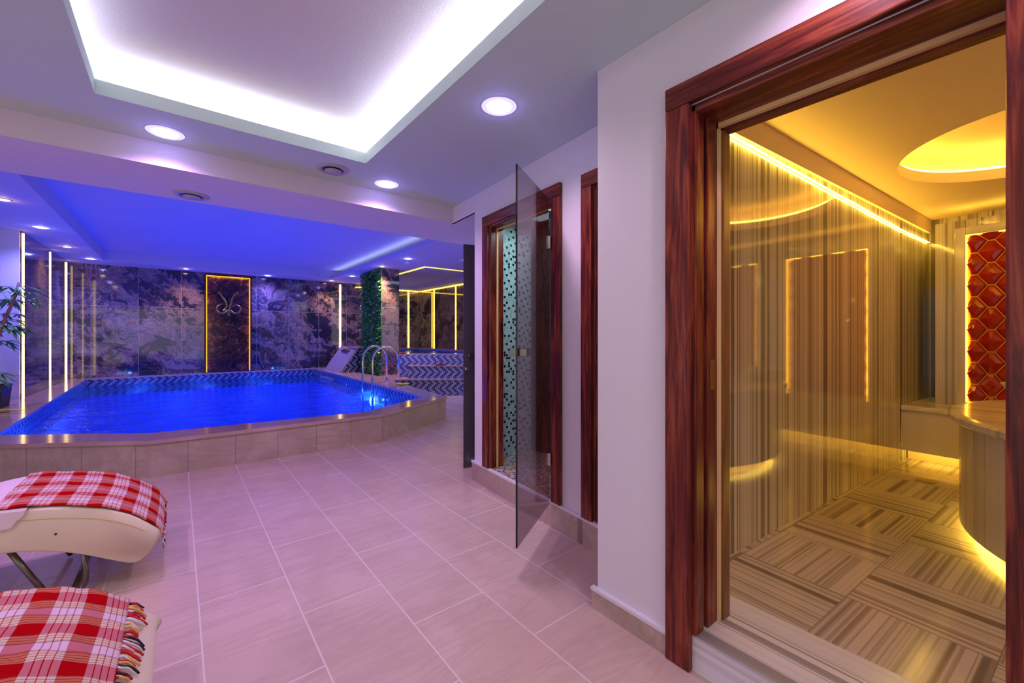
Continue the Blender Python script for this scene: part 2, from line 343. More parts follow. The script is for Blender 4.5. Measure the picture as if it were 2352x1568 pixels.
sep_ = t.ramp(wv, [(.35, .3), (.65, .7)])
c = t.mix(sep_, ca, cb); c = t.mix(.5, c, t.mix(1., ca, cb, 'MULTIPLY')); c = t.mix(t.math('MULTIPLY', ln, .7), c, (.05, .04, .10))
t.set(c, .9, spec=.02); t.bump(wv, .3, .002); M['plaid_cloth'] = t.m
for nm, cc in (('tassel_red', (.60, .01, .02)), ('tassel_white', (.80, .70, .74)), ('tassel_yellow', (.75, .50, .12)), ('tassel_black', (.02, .02, .03))): plain(nm, cc, .9)

# ------------------------------------------------------------------ mesh helpers
class MB:
    def __init__(s): s.v = []; s.f = []
    def add(s, vs, fs):
        n = len(s.v); s.v += [tuple(v) for v in vs]; s.f += [tuple(i+n for i in f) for f in fs]; return s
    def box(s, x0, x1, y0, y1, z0, z1):
        return s.add([(x0,y0,z0),(x1,y0,z0),(x1,y1,z0),(x0,y1,z0),(x0,y0,z1),(x1,y0,z1),(x1,y1,z1),(x0,y1,z1)],
                     [(3,2,1,0),(4,5,6,7),(0,1,5,4),(1,2,6,5),(2,3,7,6),(3,0,4,7)])
    def prism(s, pts, z0, z1):
        ar = sum(pts[i][0]*pts[(i+1)%len(pts)][1]-pts[(i+1)%len(pts)][0]*pts[i][1] for i in range(len(pts)))
        if ar < 0: pts = pts[::-1]
        n = len(pts)
        return s.add([(x,y,z0) for x,y in pts]+[(x,y,z1) for x,y in pts],
                     [tuple(range(n))[::-1], tuple(range(n, 2*n))]+[(i,(i+1)%n,n+(i+1)%n,n+i) for i in range(n)])
    def loft(s, loops, caps=True):
        n = len(loops[0]); vs = [p for l in loops for p in l]; fs = []
        for k in range(len(loops)-1):
            for i in range(n):
                j = (i+1) % n; fs.append((k*n+i, k*n+j, (k+1)*n+j, (k+1)*n+i))
        if caps: fs.append(tuple(range(n))[::-1]); fs.append(tuple((len(loops)-1)*n+i for i in range(n)))
        return s.add(vs, fs)
    def tube(s, pts, r, seg=8, r1=None):
        P = [Vector(p) for p in pts]; loops = []; up = None
        for i, p in enumerate(P):
            d = (P[min(i+1, len(P)-1)]-P[max(i-1, 0)]).normalized()
            if up is None:
                up = Vector((0,0,1)) if abs(d.z) < .9 else Vector((1,0,0))
            a = d.cross(up).normalized(); b = a.cross(d).normalized(); up = b
            rr = r if r1 is None else r+(r1-r)*i/max(1, len(P)-1)
            loops.append([p+(a*math.cos(2*PI*k/seg)+b*math.sin(2*PI*k/seg))*rr for k in range(seg)])
        return s.loft(loops)
    def lathe(s, prof, cx, cy, seg=28, sx=1., sy=1.):
        loops = [[(cx+r*sx*math.cos(2*PI*k/seg), cy+r*sy*math.sin(2*PI*k/seg), z) for k in range(seg)] for r, z in prof]
        return s.loft(loops, False)
    def xf(s, m): s.v = [tuple(m @ Vector(v)) for v in s.v]; return s

def obj(name, mb, mat, parent=None, bevel=0., smooth=False, seg=2, pts=None):
    me = bpy.data.meshes.new(name)
    vs = mb.v
    if parent is not None:
        inv = WM[parent.name].inverted(); vs = [tuple(inv @ Vector(v)) for v in vs]; mw = WM[parent.name]
    else:
        xs = [v[0] for v in vs]; ys = [v[1] for v in vs]; zs = [v[2] for v in vs]
        mw = Matrix.Translation(((min(xs)+max(xs))/2, (min(ys)+max(ys))/2, min(zs))) if pts is None else pts
        inv = mw.inverted(); vs = [tuple(inv @ Vector(v)) for v in vs]
    me.from_pydata(vs, [], mb.f); me.validate(); me.update()
    bm = bmesh.new(); bm.from_mesh(me); bmesh.ops.recalc_face_normals(bm, faces=bm.faces); bm.to_mesh(me); bm.free()
    o = bpy.data.objects.new(name, me); C.objects.link(o); me.materials.append(M[mat])
    if parent is not None: o.parent = parent; WM[o.name] = mw
    else: o.matrix_world = mw; WM[o.name] = mw
    if bevel:
        b = o.modifiers.new('bevel', 'BEVEL'); b.width = bevel; b.segments = seg; b.limit_method = 'ANGLE'; b.angle_limit = .6
    if smooth:
        for p in me.polygons: p.use_smooth = True
    return o
WM = {}
def thing(name, label, cat, loc=(0,0,0), rotz=0., group=None, kind=None):
    o = bpy.data.objects.new(name, None); C.objects.link(o); o.empty_display_size = .1
    mw = Matrix.Translation(loc) @ Matrix.Rotation(rotz, 4, 'Z'); o.matrix_world = mw; WM[o.name] = mw
    o['label'] = label; o['category'] = cat
    if group: o['group'] = group
    if kind: o['kind'] = kind
    return o
def tag(o, label, cat, group=None, kind=None):
    o['label'] = label; o['category'] = cat
    if group: o['group'] = group
    if kind: o['kind'] = kind
    return o
def struct(o, label, cat): return tag(o, label, cat, kind='structure')
def dup(root, loc, rotz=None, label=None, group=None):
    r = root.copy(); C.objects.link(r)
    r.location = loc
    if rotz is not None: r.rotation_euler = (0, 0, rotz)
    if label: r['label'] = label
    if group: r['group'] = group
    for ch in [o for o in root.children]:
        c2 = ch.copy(); C.objects.link(c2); c2.parent = r
        for g in list(ch.children):
            d = g.copy(); C.objects.link(d); d.parent = c2
    return r

# ------------------------------------------------------------------ constants
X1 = 1.562; ZC = 2.555; ZB = 2.403; ZH = 2.88; ZD = .34; ZF = .135
def wallpt(y, off=0.):        # door wall plane (slightly turned)
    x = 1.963+(y-1.605)*.0806
    return (x+off, y)
hd = Vector((.99644, -.0843)); hn = Vector((.0843, .99644))     # hammam wall direction and its normal towards +Y
def hp(a, b): # hammam local coordinates: a along the wall from X=2.2, b into the room (towards -Y)
    return (2.2+hd.x*a-hn.x*b, 1.0+hd.y*a-hn.y*b)

# ------------------------------------------------------------------ floor, ceiling, beam
def ring(mb, inn, out, z0, z1):
    # horizontal slab with a hole
    bm = bmesh.new()
    for z in (z0, z1):
        a = [bm.verts.new((x, y, z)) for x, y in out]; b = [bm.verts.new((x, y, z)) for x, y in inn]
        ed = [bm.edges.new((a[i], a[(i+1) % len(a)])) for i in range(len(a))]+[bm.edges.new((b[i], b[(i+1) % len(b)])) for i in range(len(b))]
        bmesh.ops.triangle_fill(bm, edges=ed, use_beauty=True)
    bm.verts.ensure_lookup_table(); bm.verts.index_update()
    mb.add([v.co[:] for v in bm.verts], [tuple(v.index for v in f.verts) for f in bm.faces]); bm.free()
    for P in (out, inn):
        n = len(P); mb.add([(x, y, z0) for x, y in P]+[(x, y, z1) for x, y in P], [(i, (i+1) % n, n+(i+1) % n, n+i) for i in range(n)])
    return mb
inner = [(-.195, 5.39), (1.86, 5.21), (2.998, 5.945), (3.06, 11.0), (3.06, 12.97), (-1.55, 12.97), (-1.36, 6.22)]
fl = ring(MB(), [(x+(.9-x)*-.02, y+(9-y)*-.02) for x, y in inner], [(-4.5, -1.2), (2.2, -1.2), (2.2, 3.2), (8, 3.2), (8, 13.3), (-4.5, 13.3)], -.05, 0)
struct(obj('floor', fl, 'floor_tiles'), 'beige stone look floor tiles in offset rows', 'floor')
# front ceiling with tray opening
cl = MB()
cl.box(-4.5, TX0, -1.2, 3.6, ZC, ZC+.077); cl.box(TX1, 2.4, -1.2, 3.6, ZC, ZC+.077)
cl.box(TX0, TX1, TY1, 3.6, ZC, ZC+.077); cl.box(TX0, TX1, -1.3, TY0, ZC, ZC+.077)
struct(obj('ceiling', cl, 'ceiling_plaster'), 'grey textured ceiling around the lit tray', 'ceiling')
tp = MB().box(TX0-.14, TX1+.14, TY0-.14, TY1+.14, 2.765, 2.79)
for a in ((TX0-.16, TX0-.14, TY0-.16, TY1+.16), (TX1+.14, TX1+.16, TY0-.16, TY1+.16), (TX0-.14, TX1+.14, TY1+.14, TY1+.16), (TX0-.14, TX1+.14, TY0-.16, TY0-.14)):
    tp.box(*a, ZC+.077, 2.79)
struct(obj('ceiling_tray', tp, 'tray_plaster'), 'raised tray of the near ceiling washed by cove light', 'ceiling')
bm_ = MB().box(-4.5, 4.2, 3.56, 4.345, ZB, 2.95)
bm_.prism([wallpt(3.10, .002), wallpt(3.56, .002), (4.2, 3.56), (4.2, 3.10)], ZB, 2.60)
struct(obj('trim_1', bm_, 'beam_plaster'), 'wide plaster ceiling beam between lounge and pool hall', 'beam')
# pool hall ceiling with tray
HX0, HX1, HY0, HY1 = -1.22, 3.38, 4.7, 12.33
hc = MB()
hc.box(-4.5, HX0, 4.34, 13.2, ZH, ZH+.09); hc.box(HX1, 4.45, 4.34, 13.2, ZH, ZH+.09)
hc.box(HX0, HX1, 4.34, HY0, ZH, ZH+.09); hc.box(HX0, HX1, HY1, 13.2, ZH, ZH+.09)
hc.box(4.45, 8., 4.34, 8.77, ZH, ZH+.09)
hc.box(4.45, 6.6, 8.77, 13.2, ZH+.02, ZH+.09)
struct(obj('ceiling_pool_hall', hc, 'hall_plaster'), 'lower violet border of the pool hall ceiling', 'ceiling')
hb = MB(); hb.box(6.1, 6.55, 8.9, 13.1, 2.79, ZH+.03); hb.box(4.5, 6.1, 12.7, 13.1, 2.79, ZH+.03)
struct(obj('trim_2', hb, 'beam_plaster'), 'low plaster bulkhead around the jacuzzi corner', 'bulkhead')
ht = MB().box(HX0-.02, HX1+.36, HY0-.02, HY1+.02, 3.10, 3.13)
ht.box(HX1+.34, HX1+.36, HY0, HY1, ZH+.09, 3.12); ht.box(HX0-.03, HX0, HY0, HY1, ZH+.09, 3.12)
ht.box(HX0, HX1, HY0-.03, HY0, ZH+.09, 3.12); ht.box(HX0, HX1+.3, HY1, HY1+.03, ZH+.09, 3.12)
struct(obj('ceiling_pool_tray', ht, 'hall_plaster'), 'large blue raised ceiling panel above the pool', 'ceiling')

# ------------------------------------------------------------------ walls
# foreground wall (with hammam opening) : solid blocks
fw = MB()
OPY0, OPY1, OPZ = -.02, .835, 2.19
fw.prism([(X1, 1.29), (X1, OPY1), (1.79, OPY1), (1.79, 1.034), hp(0, 0)[:2], (2.2, 1.2), (1.94, 1.29)], 0, ZC+.3)
fw.prism([(X1, OPY0), (X1, -1.2), (1.79, -1.2), (1.79, OPY0)], 0, ZC+.3)
fw.box(X1, 1.79, OPY0, OPY1, OPZ, ZC+.3)
struct(obj('wall_right', fw, 'wall_plaster'), 'pale plaster wall around the open wooden doorway', 'wall')
# door wall (steam room), pieces around two openings
SY0, SY1 = 2.03, 2.865   # steam opening
BY0, BY1 = 1.40, 1.65    # narrow second opening
ZS = .172
dw = MB()
def dwp(y0, y1, z0, z1, th=.12): dw.prism([wallpt(y0), wallpt(y1), wallpt(y1, th), wallpt(y0, th)], z0, z1)
dwp(SY1, 3.13, 0, ZC+.05); dwp(BY1, SY0, 0, ZC+.05); dwp(1.29, BY0, 0, ZC+.05)
dwp(SY0, SY1, 2.22, ZC+.05); dwp(SY0, SY1, 0, ZS-.005); dwp(BY0, BY1, 2.20, ZC+.05); dwp(BY0, BY1, 0, ZS-.005)
dw.prism([wallpt(3.13), wallpt(3.60), wallpt(3.60, .02), wallpt(3.13, .02)], ZB, ZC+.05)
struct(obj('wall_door_side', dw, 'wall_plaster'), 'violet lit plaster wall with the steam room door', 'wall')
sk = MB()
sk.prism([wallpt(1.29, -.02), wallpt(3.15, -.02), wallpt(3.15, 0.), wallpt(1.29, 0.)], 0, .155)
struct(obj('baseboard_door_side', sk, 'skirting_tiles'), 'beige tiled skirting under the steam room door', 'baseboard')
sk = MB().prism([wallpt(1.29, -.021), wallpt(3.16, -.021), wallpt(3.16, 0.), wallpt(1.29, 0.)], .155, .172)
struct(obj('trim_3', sk, 'wall_plaster'), 'white top edge of the skirting below the steam door', 'trim')
sk = MB().box(X1-.02, X1, .925, 1.31, 0, .085)
struct(obj('baseboard_right', sk, 'skirting_tiles'), 'beige tiled skirting beside the large wooden doorway', 'baseboard')
sk = MB().box(X1-.022, X1, .925, 1.315, .085, .10)
struct(obj('trim_4', sk, 'wall_plaster'), 'white top edge of the skirting beside the large doorway', 'trim')
# pool hall walls
bw = MB().box(-1.84, 6.6, 13.1, 13.2, 0, 3.15)
struct(obj('wall_back', bw, 'mural_marble'), 'swirled mauve and navy marble slab wall behind the pool', 'wall')
lw = MB().box(-1.96, -1.84, 9.58, 13.2, 0, 3.0)
struct(obj('wall_left', lw, 'mural_dark'), 'dark glossy marble side wall beside the pool', 'wall')
ww = MB().box(-4.5, -1.86, 9.56, 9.70, 0, 3.0).box(-4.6, -4.5, 4.3, 9.7, 0, 3.0)
struct(obj('wall_left_plaster', ww, 'wall_plaster'), 'violet lit plaster wall behind the potted bamboo', 'wall')
jw = MB().box(6.5, 6.6, 4.3, 13.2, 0, 3.1)
struct(obj('wall_jacuzzi', jw, 'mural_olive'), 'olive brown marble wall right of the jacuzzi corner', 'wall')

# ------------------------------------------------------------------ pool
pool = thing('swimming_pool', 'raised swimming pool with beige tiled sides and zigzag mosaic', 'pool', (.9, 8.5, 0))
outer = [(-.192, 5.0), (1.94, 4.93), (3.275, 5.68), (3.40, 7.2), (3.61, 8.5), (3.84, 9.02), (4.29, 9.56), (4.29, 13.09), (-1.835, 13.09), (-1.835, 9.55), (-4.48, 9.55), (-4.48, 6.5), (-2.3, 6.2), (-1.215, 5.67)]
obj('rim', ring(MB(), inner, outer, ZD-.035, ZD), 'rim_stone', pool)
def inset(P, d):
    cx = sum(p[0] for p in P)/len(P); cy = sum(p[1] for p in P)/len(P); o = []
    for x, y in P:
        l = math.hypot(x-cx, y-cy); o.append((x+(cx-x)*d/l, y+(cy-y)*d/l))
    return o
oi = inset(outer, .018)
n = len(oi)
cladm = MB().add([(x, y, 0) for x, y in oi]+[(x, y, ZD-.035) for x, y in oi], [(i, (i+1) % n, n+(i+1) % n, n+i) for i in range(n)])
obj('side_cladding', cladm, 'clad_tiles', pool)
n = len(inner)
oi2 = inset(inner, -.03)
msm = MB().add([(x, y, -.05) for x, y in inner]+[(x, y, ZD-.033) for x, y in inner], [(i, (i+1) % n, n+(i+1) % n, n+i) for i in range(n)])
obj('mosaic_band', msm, 'pool_mosaic', pool)
bs = MB().add([(x, y, -1.0) for x, y in inner]+[(x, y, -.05) for x, y in inner], [tuple(range(n))]+[(i, (i+1) % n, n+(i+1) % n, n+i) for i in range(n)])
obj('basin', bs, 'basin_blue', pool)
for k, (x, y) in enumerate([(-1.37, 7.2), (3.0, 8.1)]):
    lm = MB(); s_ = 1 if k == 0 else -1
    lp = [[(x+s_*d, y+.09*r*math.cos(2*PI*i/20), .0+.09*r*math.sin(2*PI*i/20)) for i in range(20)] for d, r in ((0, 1.15), (.025, 1.15), (.035, 1.), (.04, .6))]
    lo = obj('pool_light', lm.loft(lp), 'lens_pool', pool)
# water surface
wt = MB().prism(inset(inner, .004), .155, .165)
me_w = tag(obj('pool_water', MB().add([(x, y, .165) for x, y in inset(inner, .003)], [tuple(range(n))]), 'pool_water'), 'glowing blue water filling the pool', 'water', kind='stuff')

# sloped waterfall block
wf = thing('waterfall_block', 'sloping stone waterfall block at the far corner of the pool', 'waterfall', (3.6, 11.9, ZD))
T1, T2, B1, B2 = (3.53, 12.04, .96), (3.67, 10.95, .97), (3.20, 12.65, .10), (2.98, 11.0, .10)
T1, T2 = (3.60, 12.9, .96), (3.64, 10.95, .96); B1, B2 = (3.0, 12.9, .10), (2.98, 10.95, .10)
T1 = (3.58, 12.2, .96); B1 = (3.0, 12.2, .10)
K1, K2 = (4.25, 12.2, .96), (4.25, 10.95, .96); L1, L2 = (4.25, 12.2, .10), (4.25, 10.95, .10)
slab = MB().add([B2, B1, T1, T2, (B2[0]+.03, B2[1], B2[2]-.03), (B1[0]+.03, B1[1], B1[2]-.03), (T1[0]+.03, T1[1], T1[2]-.03), (T2[0]+.03, T2[1], T2[2]-.03)],
                [(0,1,2,3),(4,7,6,5),(0,4,5,1),(1,5,6,2),(2,6,7,3),(3,7,4,0)])
obj('slope_slab', slab, 'slope_stone', wf)
sd = MB().add([(B2[0]+.03, B2[1]+.002, .1), (T2[0]+.03, T2[1]+.002, .94), (4.25, 10.952, .94), (4.25, 10.952, .1), (B1[0]+.03, B1[1], .1), (T1[0]+.03, T1[1], .94), (4.25, 12.2, .94), (4.25, 12.2, .1)],
              [(0,1,2,3),(4,7,6,5),(0,4,5,1),(1,5,6,2),(2,6,7,3),(3,7,4,0)])
obj('mosaic_side', sd, 'pool_mosaic', wf)
obj('top_slab', MB().box(3.6, 4.28, 10.93, 12.23, .94, .975), 'rim_stone', wf, bevel=.005)
def slp(f, y, lift=0.):
    x = 2.98+(3.62-2.98)*f; z = .10+.86*f; return (x-.8*lift, y, z+.6*lift)
obj('spout', MB().add([slp(.86, 11.3, .004), slp(.86, 11.85, .004), slp(.95, 11.85, .004), slp(.95, 11.3, .004), slp(.86, 11.3, .05), slp(.86, 11.85, .05), slp(.95, 11.85, .01), slp(.95, 11.3, .01)],
    [(0,1,2,3),(4,7,6,5),(0,4,5,1),(1,5,6,2),(2,6,7,3),(3,7,4,0)]), 'dark_steel', wf)

# handrails
def rail(label, yw, yd):
    r = thing('pool_handrail', label, 'handrail', (3.47, yd, ZD), group='chrome pool handrails')
    xw, xd, zt = 2.90, 3.47, 1.07; R = .28; pts = [(xw, yw, -.25), (xw, yw, .3), (xw, yw, .62)]
    cx = (xw+xd)/2; R = (xd-xw)/2
    for k in range(0, 13):
        a = PI-PI*k/12; pts.append((cx+R*math.cos(a), yw+(yd-yw)*k/12, zt-R+R*math.sin(a)))
    pts.append((xd, yd, ZD+.01))
    obj('rail_tube', MB().tube(pts, .021, 12), 'chrome', r, smooth=True)
    obj('base_flange', MB().lathe([(.001, ZD+.012), (.045, ZD+.012), (.05, ZD), (.05, ZD-.002)], xd, yd), 'chrome', r, smooth=True)
rail('arched chrome handrail farther from the lounge, before the plant column', 8.39, 8.57)
rail('arched chrome handrail nearer the lounge on the pool rim', 7.85, 7.95)

# ------------------------------------------------------------------ column with living wall
cc = MB().box(3.78, 4.20, 9.60, 10.9, ZD, ZH)
struct(obj('wall_column', cc, 'mural_marble'), 'square marble column at the pool corner behind the handrails', 'column')
lv = MB()
for i in range(2600):
    y = random.uniform(9.60, 10.92); z = random.uniform(ZD+.01, ZH-.02); x = 3.775-random.uniform(0, .05)
    L = random.uniform(.05, .11); wd = L*random.uniform(.3, .5)
    d = Vector((-random.uniform(.3, 1), random.uniform(-.8, .8), random.uniform(-1, .5))).normalized()
    sd_ = d.cross(Vector((0, 0, 1))).normalized()*wd; p = Vector((x, y, z))
    mid = p+d*L*.5+Vector((-.006, 0, .004))
    lv.add([p, mid+sd_, p+d*L, mid-sd_, mid], [(0, 1, 4), (1, 2, 4), (2, 3, 4), (3, 0, 4)])
gw = thing('living_wall', 'tall green leafy plant panel on the column by the pool', 'plant', (3.77, 10.26, ZD))
obj('backing', MB().box(3.755, 3.778, 9.605, 10.9, ZD+.002, ZH-.01), 'leaf', gw)
o = obj('foliage', lv, 'moss', gw); o['kind'] = 'stuff'

# ------------------------------------------------------------------ jacuzzi corner
def cp(u, d, z=0.):
    a = (u-1176)/956; return (d*(.6266+a*.7793), d*(.7793-a*.6266))
def stepq(d0, d1, u0, u1): return [cp(u0, d0), cp(u1, d0), cp(u1*1.0, d1), cp(u0, d1)]
jz = thing('jacuzzi', 'raised corner jacuzzi clad in blue zigzag mosaic with steps', 'jacuzzi', (5.2, 10.5, 0))
st1 = [cp(905, 8.97), cp(1130, 8.97), cp(1130, 9.20), cp(905, 9.20)]
st2 = [cp(938, 9.21), cp(1130, 9.21), cp(1130, 9.50), cp(938, 9.50)]
s1 = obj('step', MB().prism(st1, 0, .325), 'step_mosaic', jz); obj('tread', MB().prism([cp(903, 8.95), cp(1132, 8.95), cp(1132, 9.5), cp(903, 9.5)], .326, .342), 'rim_stone', s1)
s2 = obj('step', MB().prism(st2, .343, .60), 'step_mosaic', jz); obj('tread', MB().prism([cp(936, 9.19), cp(1132, 9.19), cp(1132, 9.51), cp(936, 9.51)], .601, .617), 'rim_stone', s2)
tubo = [cp(900, 9.52), cp(1130, 9.52), (6.48, 9.0), (6.48, 13.08), (4.32, 13.08), (4.32, 9.4)]
tubi = [cp(918, 9.75), cp(1120, 9.75), (6.30, 9.6), (6.30, 12.9), (4.55, 12.9), (4.55, 9.62)]
tubo = [(4.06, 9.2)]+tubo[1:4]+[(4.32, 13.08), (4.32, 9.59), (4.22, 9.59)]
tubo = [cp(911, 9.52), cp(1130, 9.52), (6.48, 8.6), (6.48, 13.08), (4.32, 13.08), (4.32, 9.57)]
tubi = [cp(935, 9.8), cp(1120, 9.8), (6.30, 9.2), (6.30, 12.9), (4.55, 12.9), (4.55, 9.75)]
n = len(tubo)
obj('tub_wall', MB().add([(x, y, 0) for x, y in tubo]+[(x, y, .84) for x, y in tubo], [(i, (i+1) % n, n+(i+1) % n, n+i) for i in range(n)]), 'step_mosaic', jz)
obj('tub_rim', ring(MB(), tubi, tubo, .84, .868), 'rim_stone', jz)
obj('tub_basin', MB().add([(x, y, .3) for x, y in tubi]+[(x, y, .84) for x, y in tubi], [tuple(range(n))]+[(i, (i+1) % n, n+(i+1) % n, n+i) for i in range(n)]), 'basin_blue', jz)
tag(obj('jacuzzi_water', MB().add([(x, y, .80) for x, y in tubi], [tuple(range(n))]), 'pool_water'), 'violet water in the corner jacuzzi', 'water', kind='stuff')
def oval(name, label, cat, u, d, z, r, mat, h=.02):
    x, y = cp(u, d); tag(obj(name, MB().lathe([(.001, z+h*.5), (r*.7, z+h*.45), (r*.9, z+h), (r, z+h), (r*1.02, z+h*.6), (r*.8, z), (.001, z)], x, y, 20), mat, smooth=True), label, cat)
oval('soap_dish', 'small dark oval dish on the jacuzzi rim by the column', 'dish', 921, 9.66, .868, .10, 'dark_red_rubber', .03)
oval('foot_mat', 'dark red round mat on the upper jacuzzi step', 'mat', 1010, 9.36, .617, .10, 'dark_red_rubber', .03)
oval('round_mat', 'small dark red mat on the pool deck beside the lower step', 'mat', 917, 8.62, .34, .09, 'dark_red_rubber', .025)
oval('green_dish', 'shallow yellow green dish on the pool rim near the handrails', 'dish', 925, 8.05, .34, .12, 'yellow_leaf', .02)

# LED strips ---------------------------------------------------------------
def strip(label, mb, mat, group='warm light strips on the marble walls'):
    return tag(obj('led_strip', mb, mat), label, 'light strip', group)
strip('vertical warm light strip nearest the potted bamboo', MB().box(-1.835, -1.812, 9.56, 9.578, ZD, ZH-.04), 'strip_warm')
strip('middle of the three vertical light strips on the left marble wall', MB().box(-1.84, -1.83, 11.37, 11.41, ZD, ZH-.04), 'strip_warm')
strip('light strip in the far left corner of the marble walls', MB().box(-1.84, -1.825, 12.78, 12.83, ZD, ZH-.04), 'strip_warm')
strip('vertical light strip above the waterfall block', MB().box(3.82, 3.87, 13.08, 13.1, .36, 2.82), 'strip_warm')
strip('left vertical light strip behind the jacuzzi', MB().box(6.035, 6.08, 13.08, 13.1, .87, 2.76), 'strip_yellow', 'yellow light strips around the jacuzzi')
strip('middle vertical light strip on the right jacuzzi wall', MB().box(6.485, 6.5, 12.10, 12.135, .87, 2.76), 'strip_yellow', 'yellow light strips around the jacuzzi')
strip('right vertical light strip on the jacuzzi wall beside the grey door', MB().box(6.485, 6.5, 10.75, 10.785, .87, 2.76), 'strip_yellow', 'yellow light strips around the jacuzzi')
strip('yellow light line along the top of the back jacuzzi wall', MB().box(4.3, 6.48, 13.05, 13.08, 2.765, 2.79), 'strip_yellow', 'yellow light strips around the jacuzzi')
strip('yellow light line along the top of the right jacuzzi wall', MB().box(6.465, 6.495, 9.0, 13.05, 2.765, 2.79), 'strip_yellow', 'yellow light strips around the jacuzzi')
strip('yellow light line at the ceiling edge running from the column', MB().box(4.44, 4.50, 8.80, 10.9, ZH-.012, ZH), 'strip_jacuzzi', 'yellow light strips around the jacuzzi')
strip('yellow light line at the ceiling edge facing the lounge', MB().box(4.44, 6.4, 8.74, 8.80, ZH-.012, ZH), 'strip_jacuzzi', 'yellow light strips around the jacuzzi')
tag(obj('led_strip', MB().box(HX1+.02, HX1+.10, HY0+.2, HY1-.2, ZH+.091, ZH+.10), 'panel_light'), 'hidden white light strip along the right edge of the pool ceiling', 'light strip')

# backlit emblem panel --------------------------------------------------------
ep = thing('emblem_panel', 'tall dark stone panel with amber lit edges and metal emblem', 'wall panel', (1.04, 13.08, .36))
PX0, PX1, PZ0, PZ1 = .53, 1.545, .36, 2.84
obj('frame', MB().box(PX0, PX0+.035, 13.0, 13.1, PZ0, PZ1).box(PX1-.035, PX1, 13.0, 13.1, PZ0, PZ1).box(PX0+.035, PX1-.035, 13.0, 13.1, PZ1-.03, PZ1), 'dark_metal', ep)
obj('light_edge', MB().box(PX0+.035, PX0+.055, 13.0, 13.03, PZ0, PZ1-.03).box(PX1-.055, PX1-.035, 13.0, 13.03, PZ0, PZ1-.03).box(PX0+.055, PX1-.055, 13.0, 13.03, PZ1-.05, PZ1-.03), 'strip_amber', ep)
obj('stone_face', MB().box(PX0+.03, PX1-.03, 13.045, 13.08, PZ0, PZ1-.03), 'backlit_onyx', ep)
em = MB()
def emp(x, y):
    u = 450+x/5.807; v = 600+y/5.807
    a = (u-1176)/956; dx = .6266+a*.7793; dy = .7793-a*.6266; tt = 12.99/dy
    return (dx*tt, 12.99, H-(v-769)/956*tt)
for path in ([(295,405),(320,430),(345,470),(378,510),(400,550),(412,600),(395,640),(360,665)], [(385,585),(355,568),(320,578),(285,605),(275,640),(300,680),(345,695),(400,680),(430,650)],
             [(572,415),(540,425),(505,455),(482,500),(470,550),(455,600),(440,660),(438,725)], [(465,620),(500,590),(545,582),(585,605),(595,645),(570,685),(525,695),(480,680),(455,650)]):
    pp = [emp(*q) for q in path]; k = len(pp)
    sub = []
    for i in range(k-1):
        for f in (0, .5): sub.append(tuple(pp[i][j]*(1-f)+pp[i+1][j]*f for j in range(3)))
    sub.append(pp[-1])
    em.tube(sub, .014, 8, .036)
obj('emblem', em, 'gold_metal', ep, smooth=True)

# ------------------------------------------------------------------ ceiling lights
def downlight(label, x, y, z, r, lens, halo, group, first={}):
    key = lens
    if key not in first:
        o = thing('ceiling_light', label, 'ceiling light', (x, y, z), group=group)
        obj('bezel', MB().lathe([(r*.98, z+.004), (r, z-.006), (r*1.3, z-.005), (r*1.42, z), (r*1.42, z+.002)], x, y, 32), halo, o, smooth=True)  # blue bezels glow to paint the glare halo around the lens
        obj('lens', MB().lathe([(r, z-.004), (r*.9, z-.009), (.001, z-.011)], x, y, 32), lens, o, smooth=True)
        first[key] = o; return o
    return dup(first[key], (x, y, z), None, label, group)
G = 'blue white downlights of the near ceiling'
downlight('round blue white downlight nearest the large doorway', 1.379, 1.829, ZC, .068, 'lens_blue', 'halo_blue', G)
downlight('round blue white downlight by the beam near the steam room', 1.359, 3.357, ZC, .068, 'lens_blue', 'halo_blue', G)
downlight('round blue white downlight on the left beside the beam', -.058, 3.364, ZC, .068, 'lens_blue', 'halo_blue', G)
def fresh(): 
    downlight.__defaults__[0].clear()
fresh()
LB = ['blue downlight above the nearest light strip on the left', 'blue downlight in the far left corner of the pool ceiling', 'blue downlight right of the emblem panel', 'blue downlight left of the plant column', 'blue downlight above the handrails']
LO = ['warm downlight at the left edge of the view', 'warm downlight over the left marble wall', 'warm downlight left of the emblem panel', 'warm downlight above the far waterfall corner', 'warm downlight above the plant column']
for (x, y), l in zip(HALLB, LB): downlight(l, x, y, ZH, .062, 'lens_blue', 'halo_blue', 'blue downlights of the pool hall')
for (x, y), l in zip(HALLO, LO): downlight(l, x, y, ZH, .05, 'lens_warm', 'vent_grey', 'warm downlights of the pool hall')
def vent(label, x, y, z):
    o = thing('air_vent', label, 'air vent', (x, y, z), group='round ceiling air vents')
    obj('vent_ring', MB().lathe([(.075, z), (.078, z-.012), (.10, z-.014), (.115, z-.006), (.118, z)], x, y, 32), 'vent_grey', o, smooth=True)
    obj('vent_disc', MB().lathe([(.001, z-.028), (.052, z-.026), (.060, z-.018), (.058, z-.014), (.03, z)], x, y, 32), 'vent_grey', o, smooth=True)
    obj('duct', MB().lathe([(.075, z-.002), (.001, z-.001)], x, y, 32), 'dark_metal', o)
vent('round air vent in the grey ceiling beside the tray corner', .918, 3.302, ZC)
vent('round air vent under the plaster beam', .087, 4.14, ZB)
sm = thing('smoke_sensor', 'small white ceiling sensor above the handrails', 'sensor', (3.88, 8.45, ZH))
obj('sensor_body', MB().lathe([(.06, ZH), (.06, ZH-.02), (.03, ZH-.045), (.001, ZH-.05)], 3.88, 8.45, 20), 'white_plastic', sm, smooth=True)
pl = thing('lit_tray_panel', 'pale glowing panel standing in for a lit ceiling tray beside the grey door', 'ceiling light', (5.2, 7.3, ZH))  # flat glowing panel stands in for a lit ceiling tray
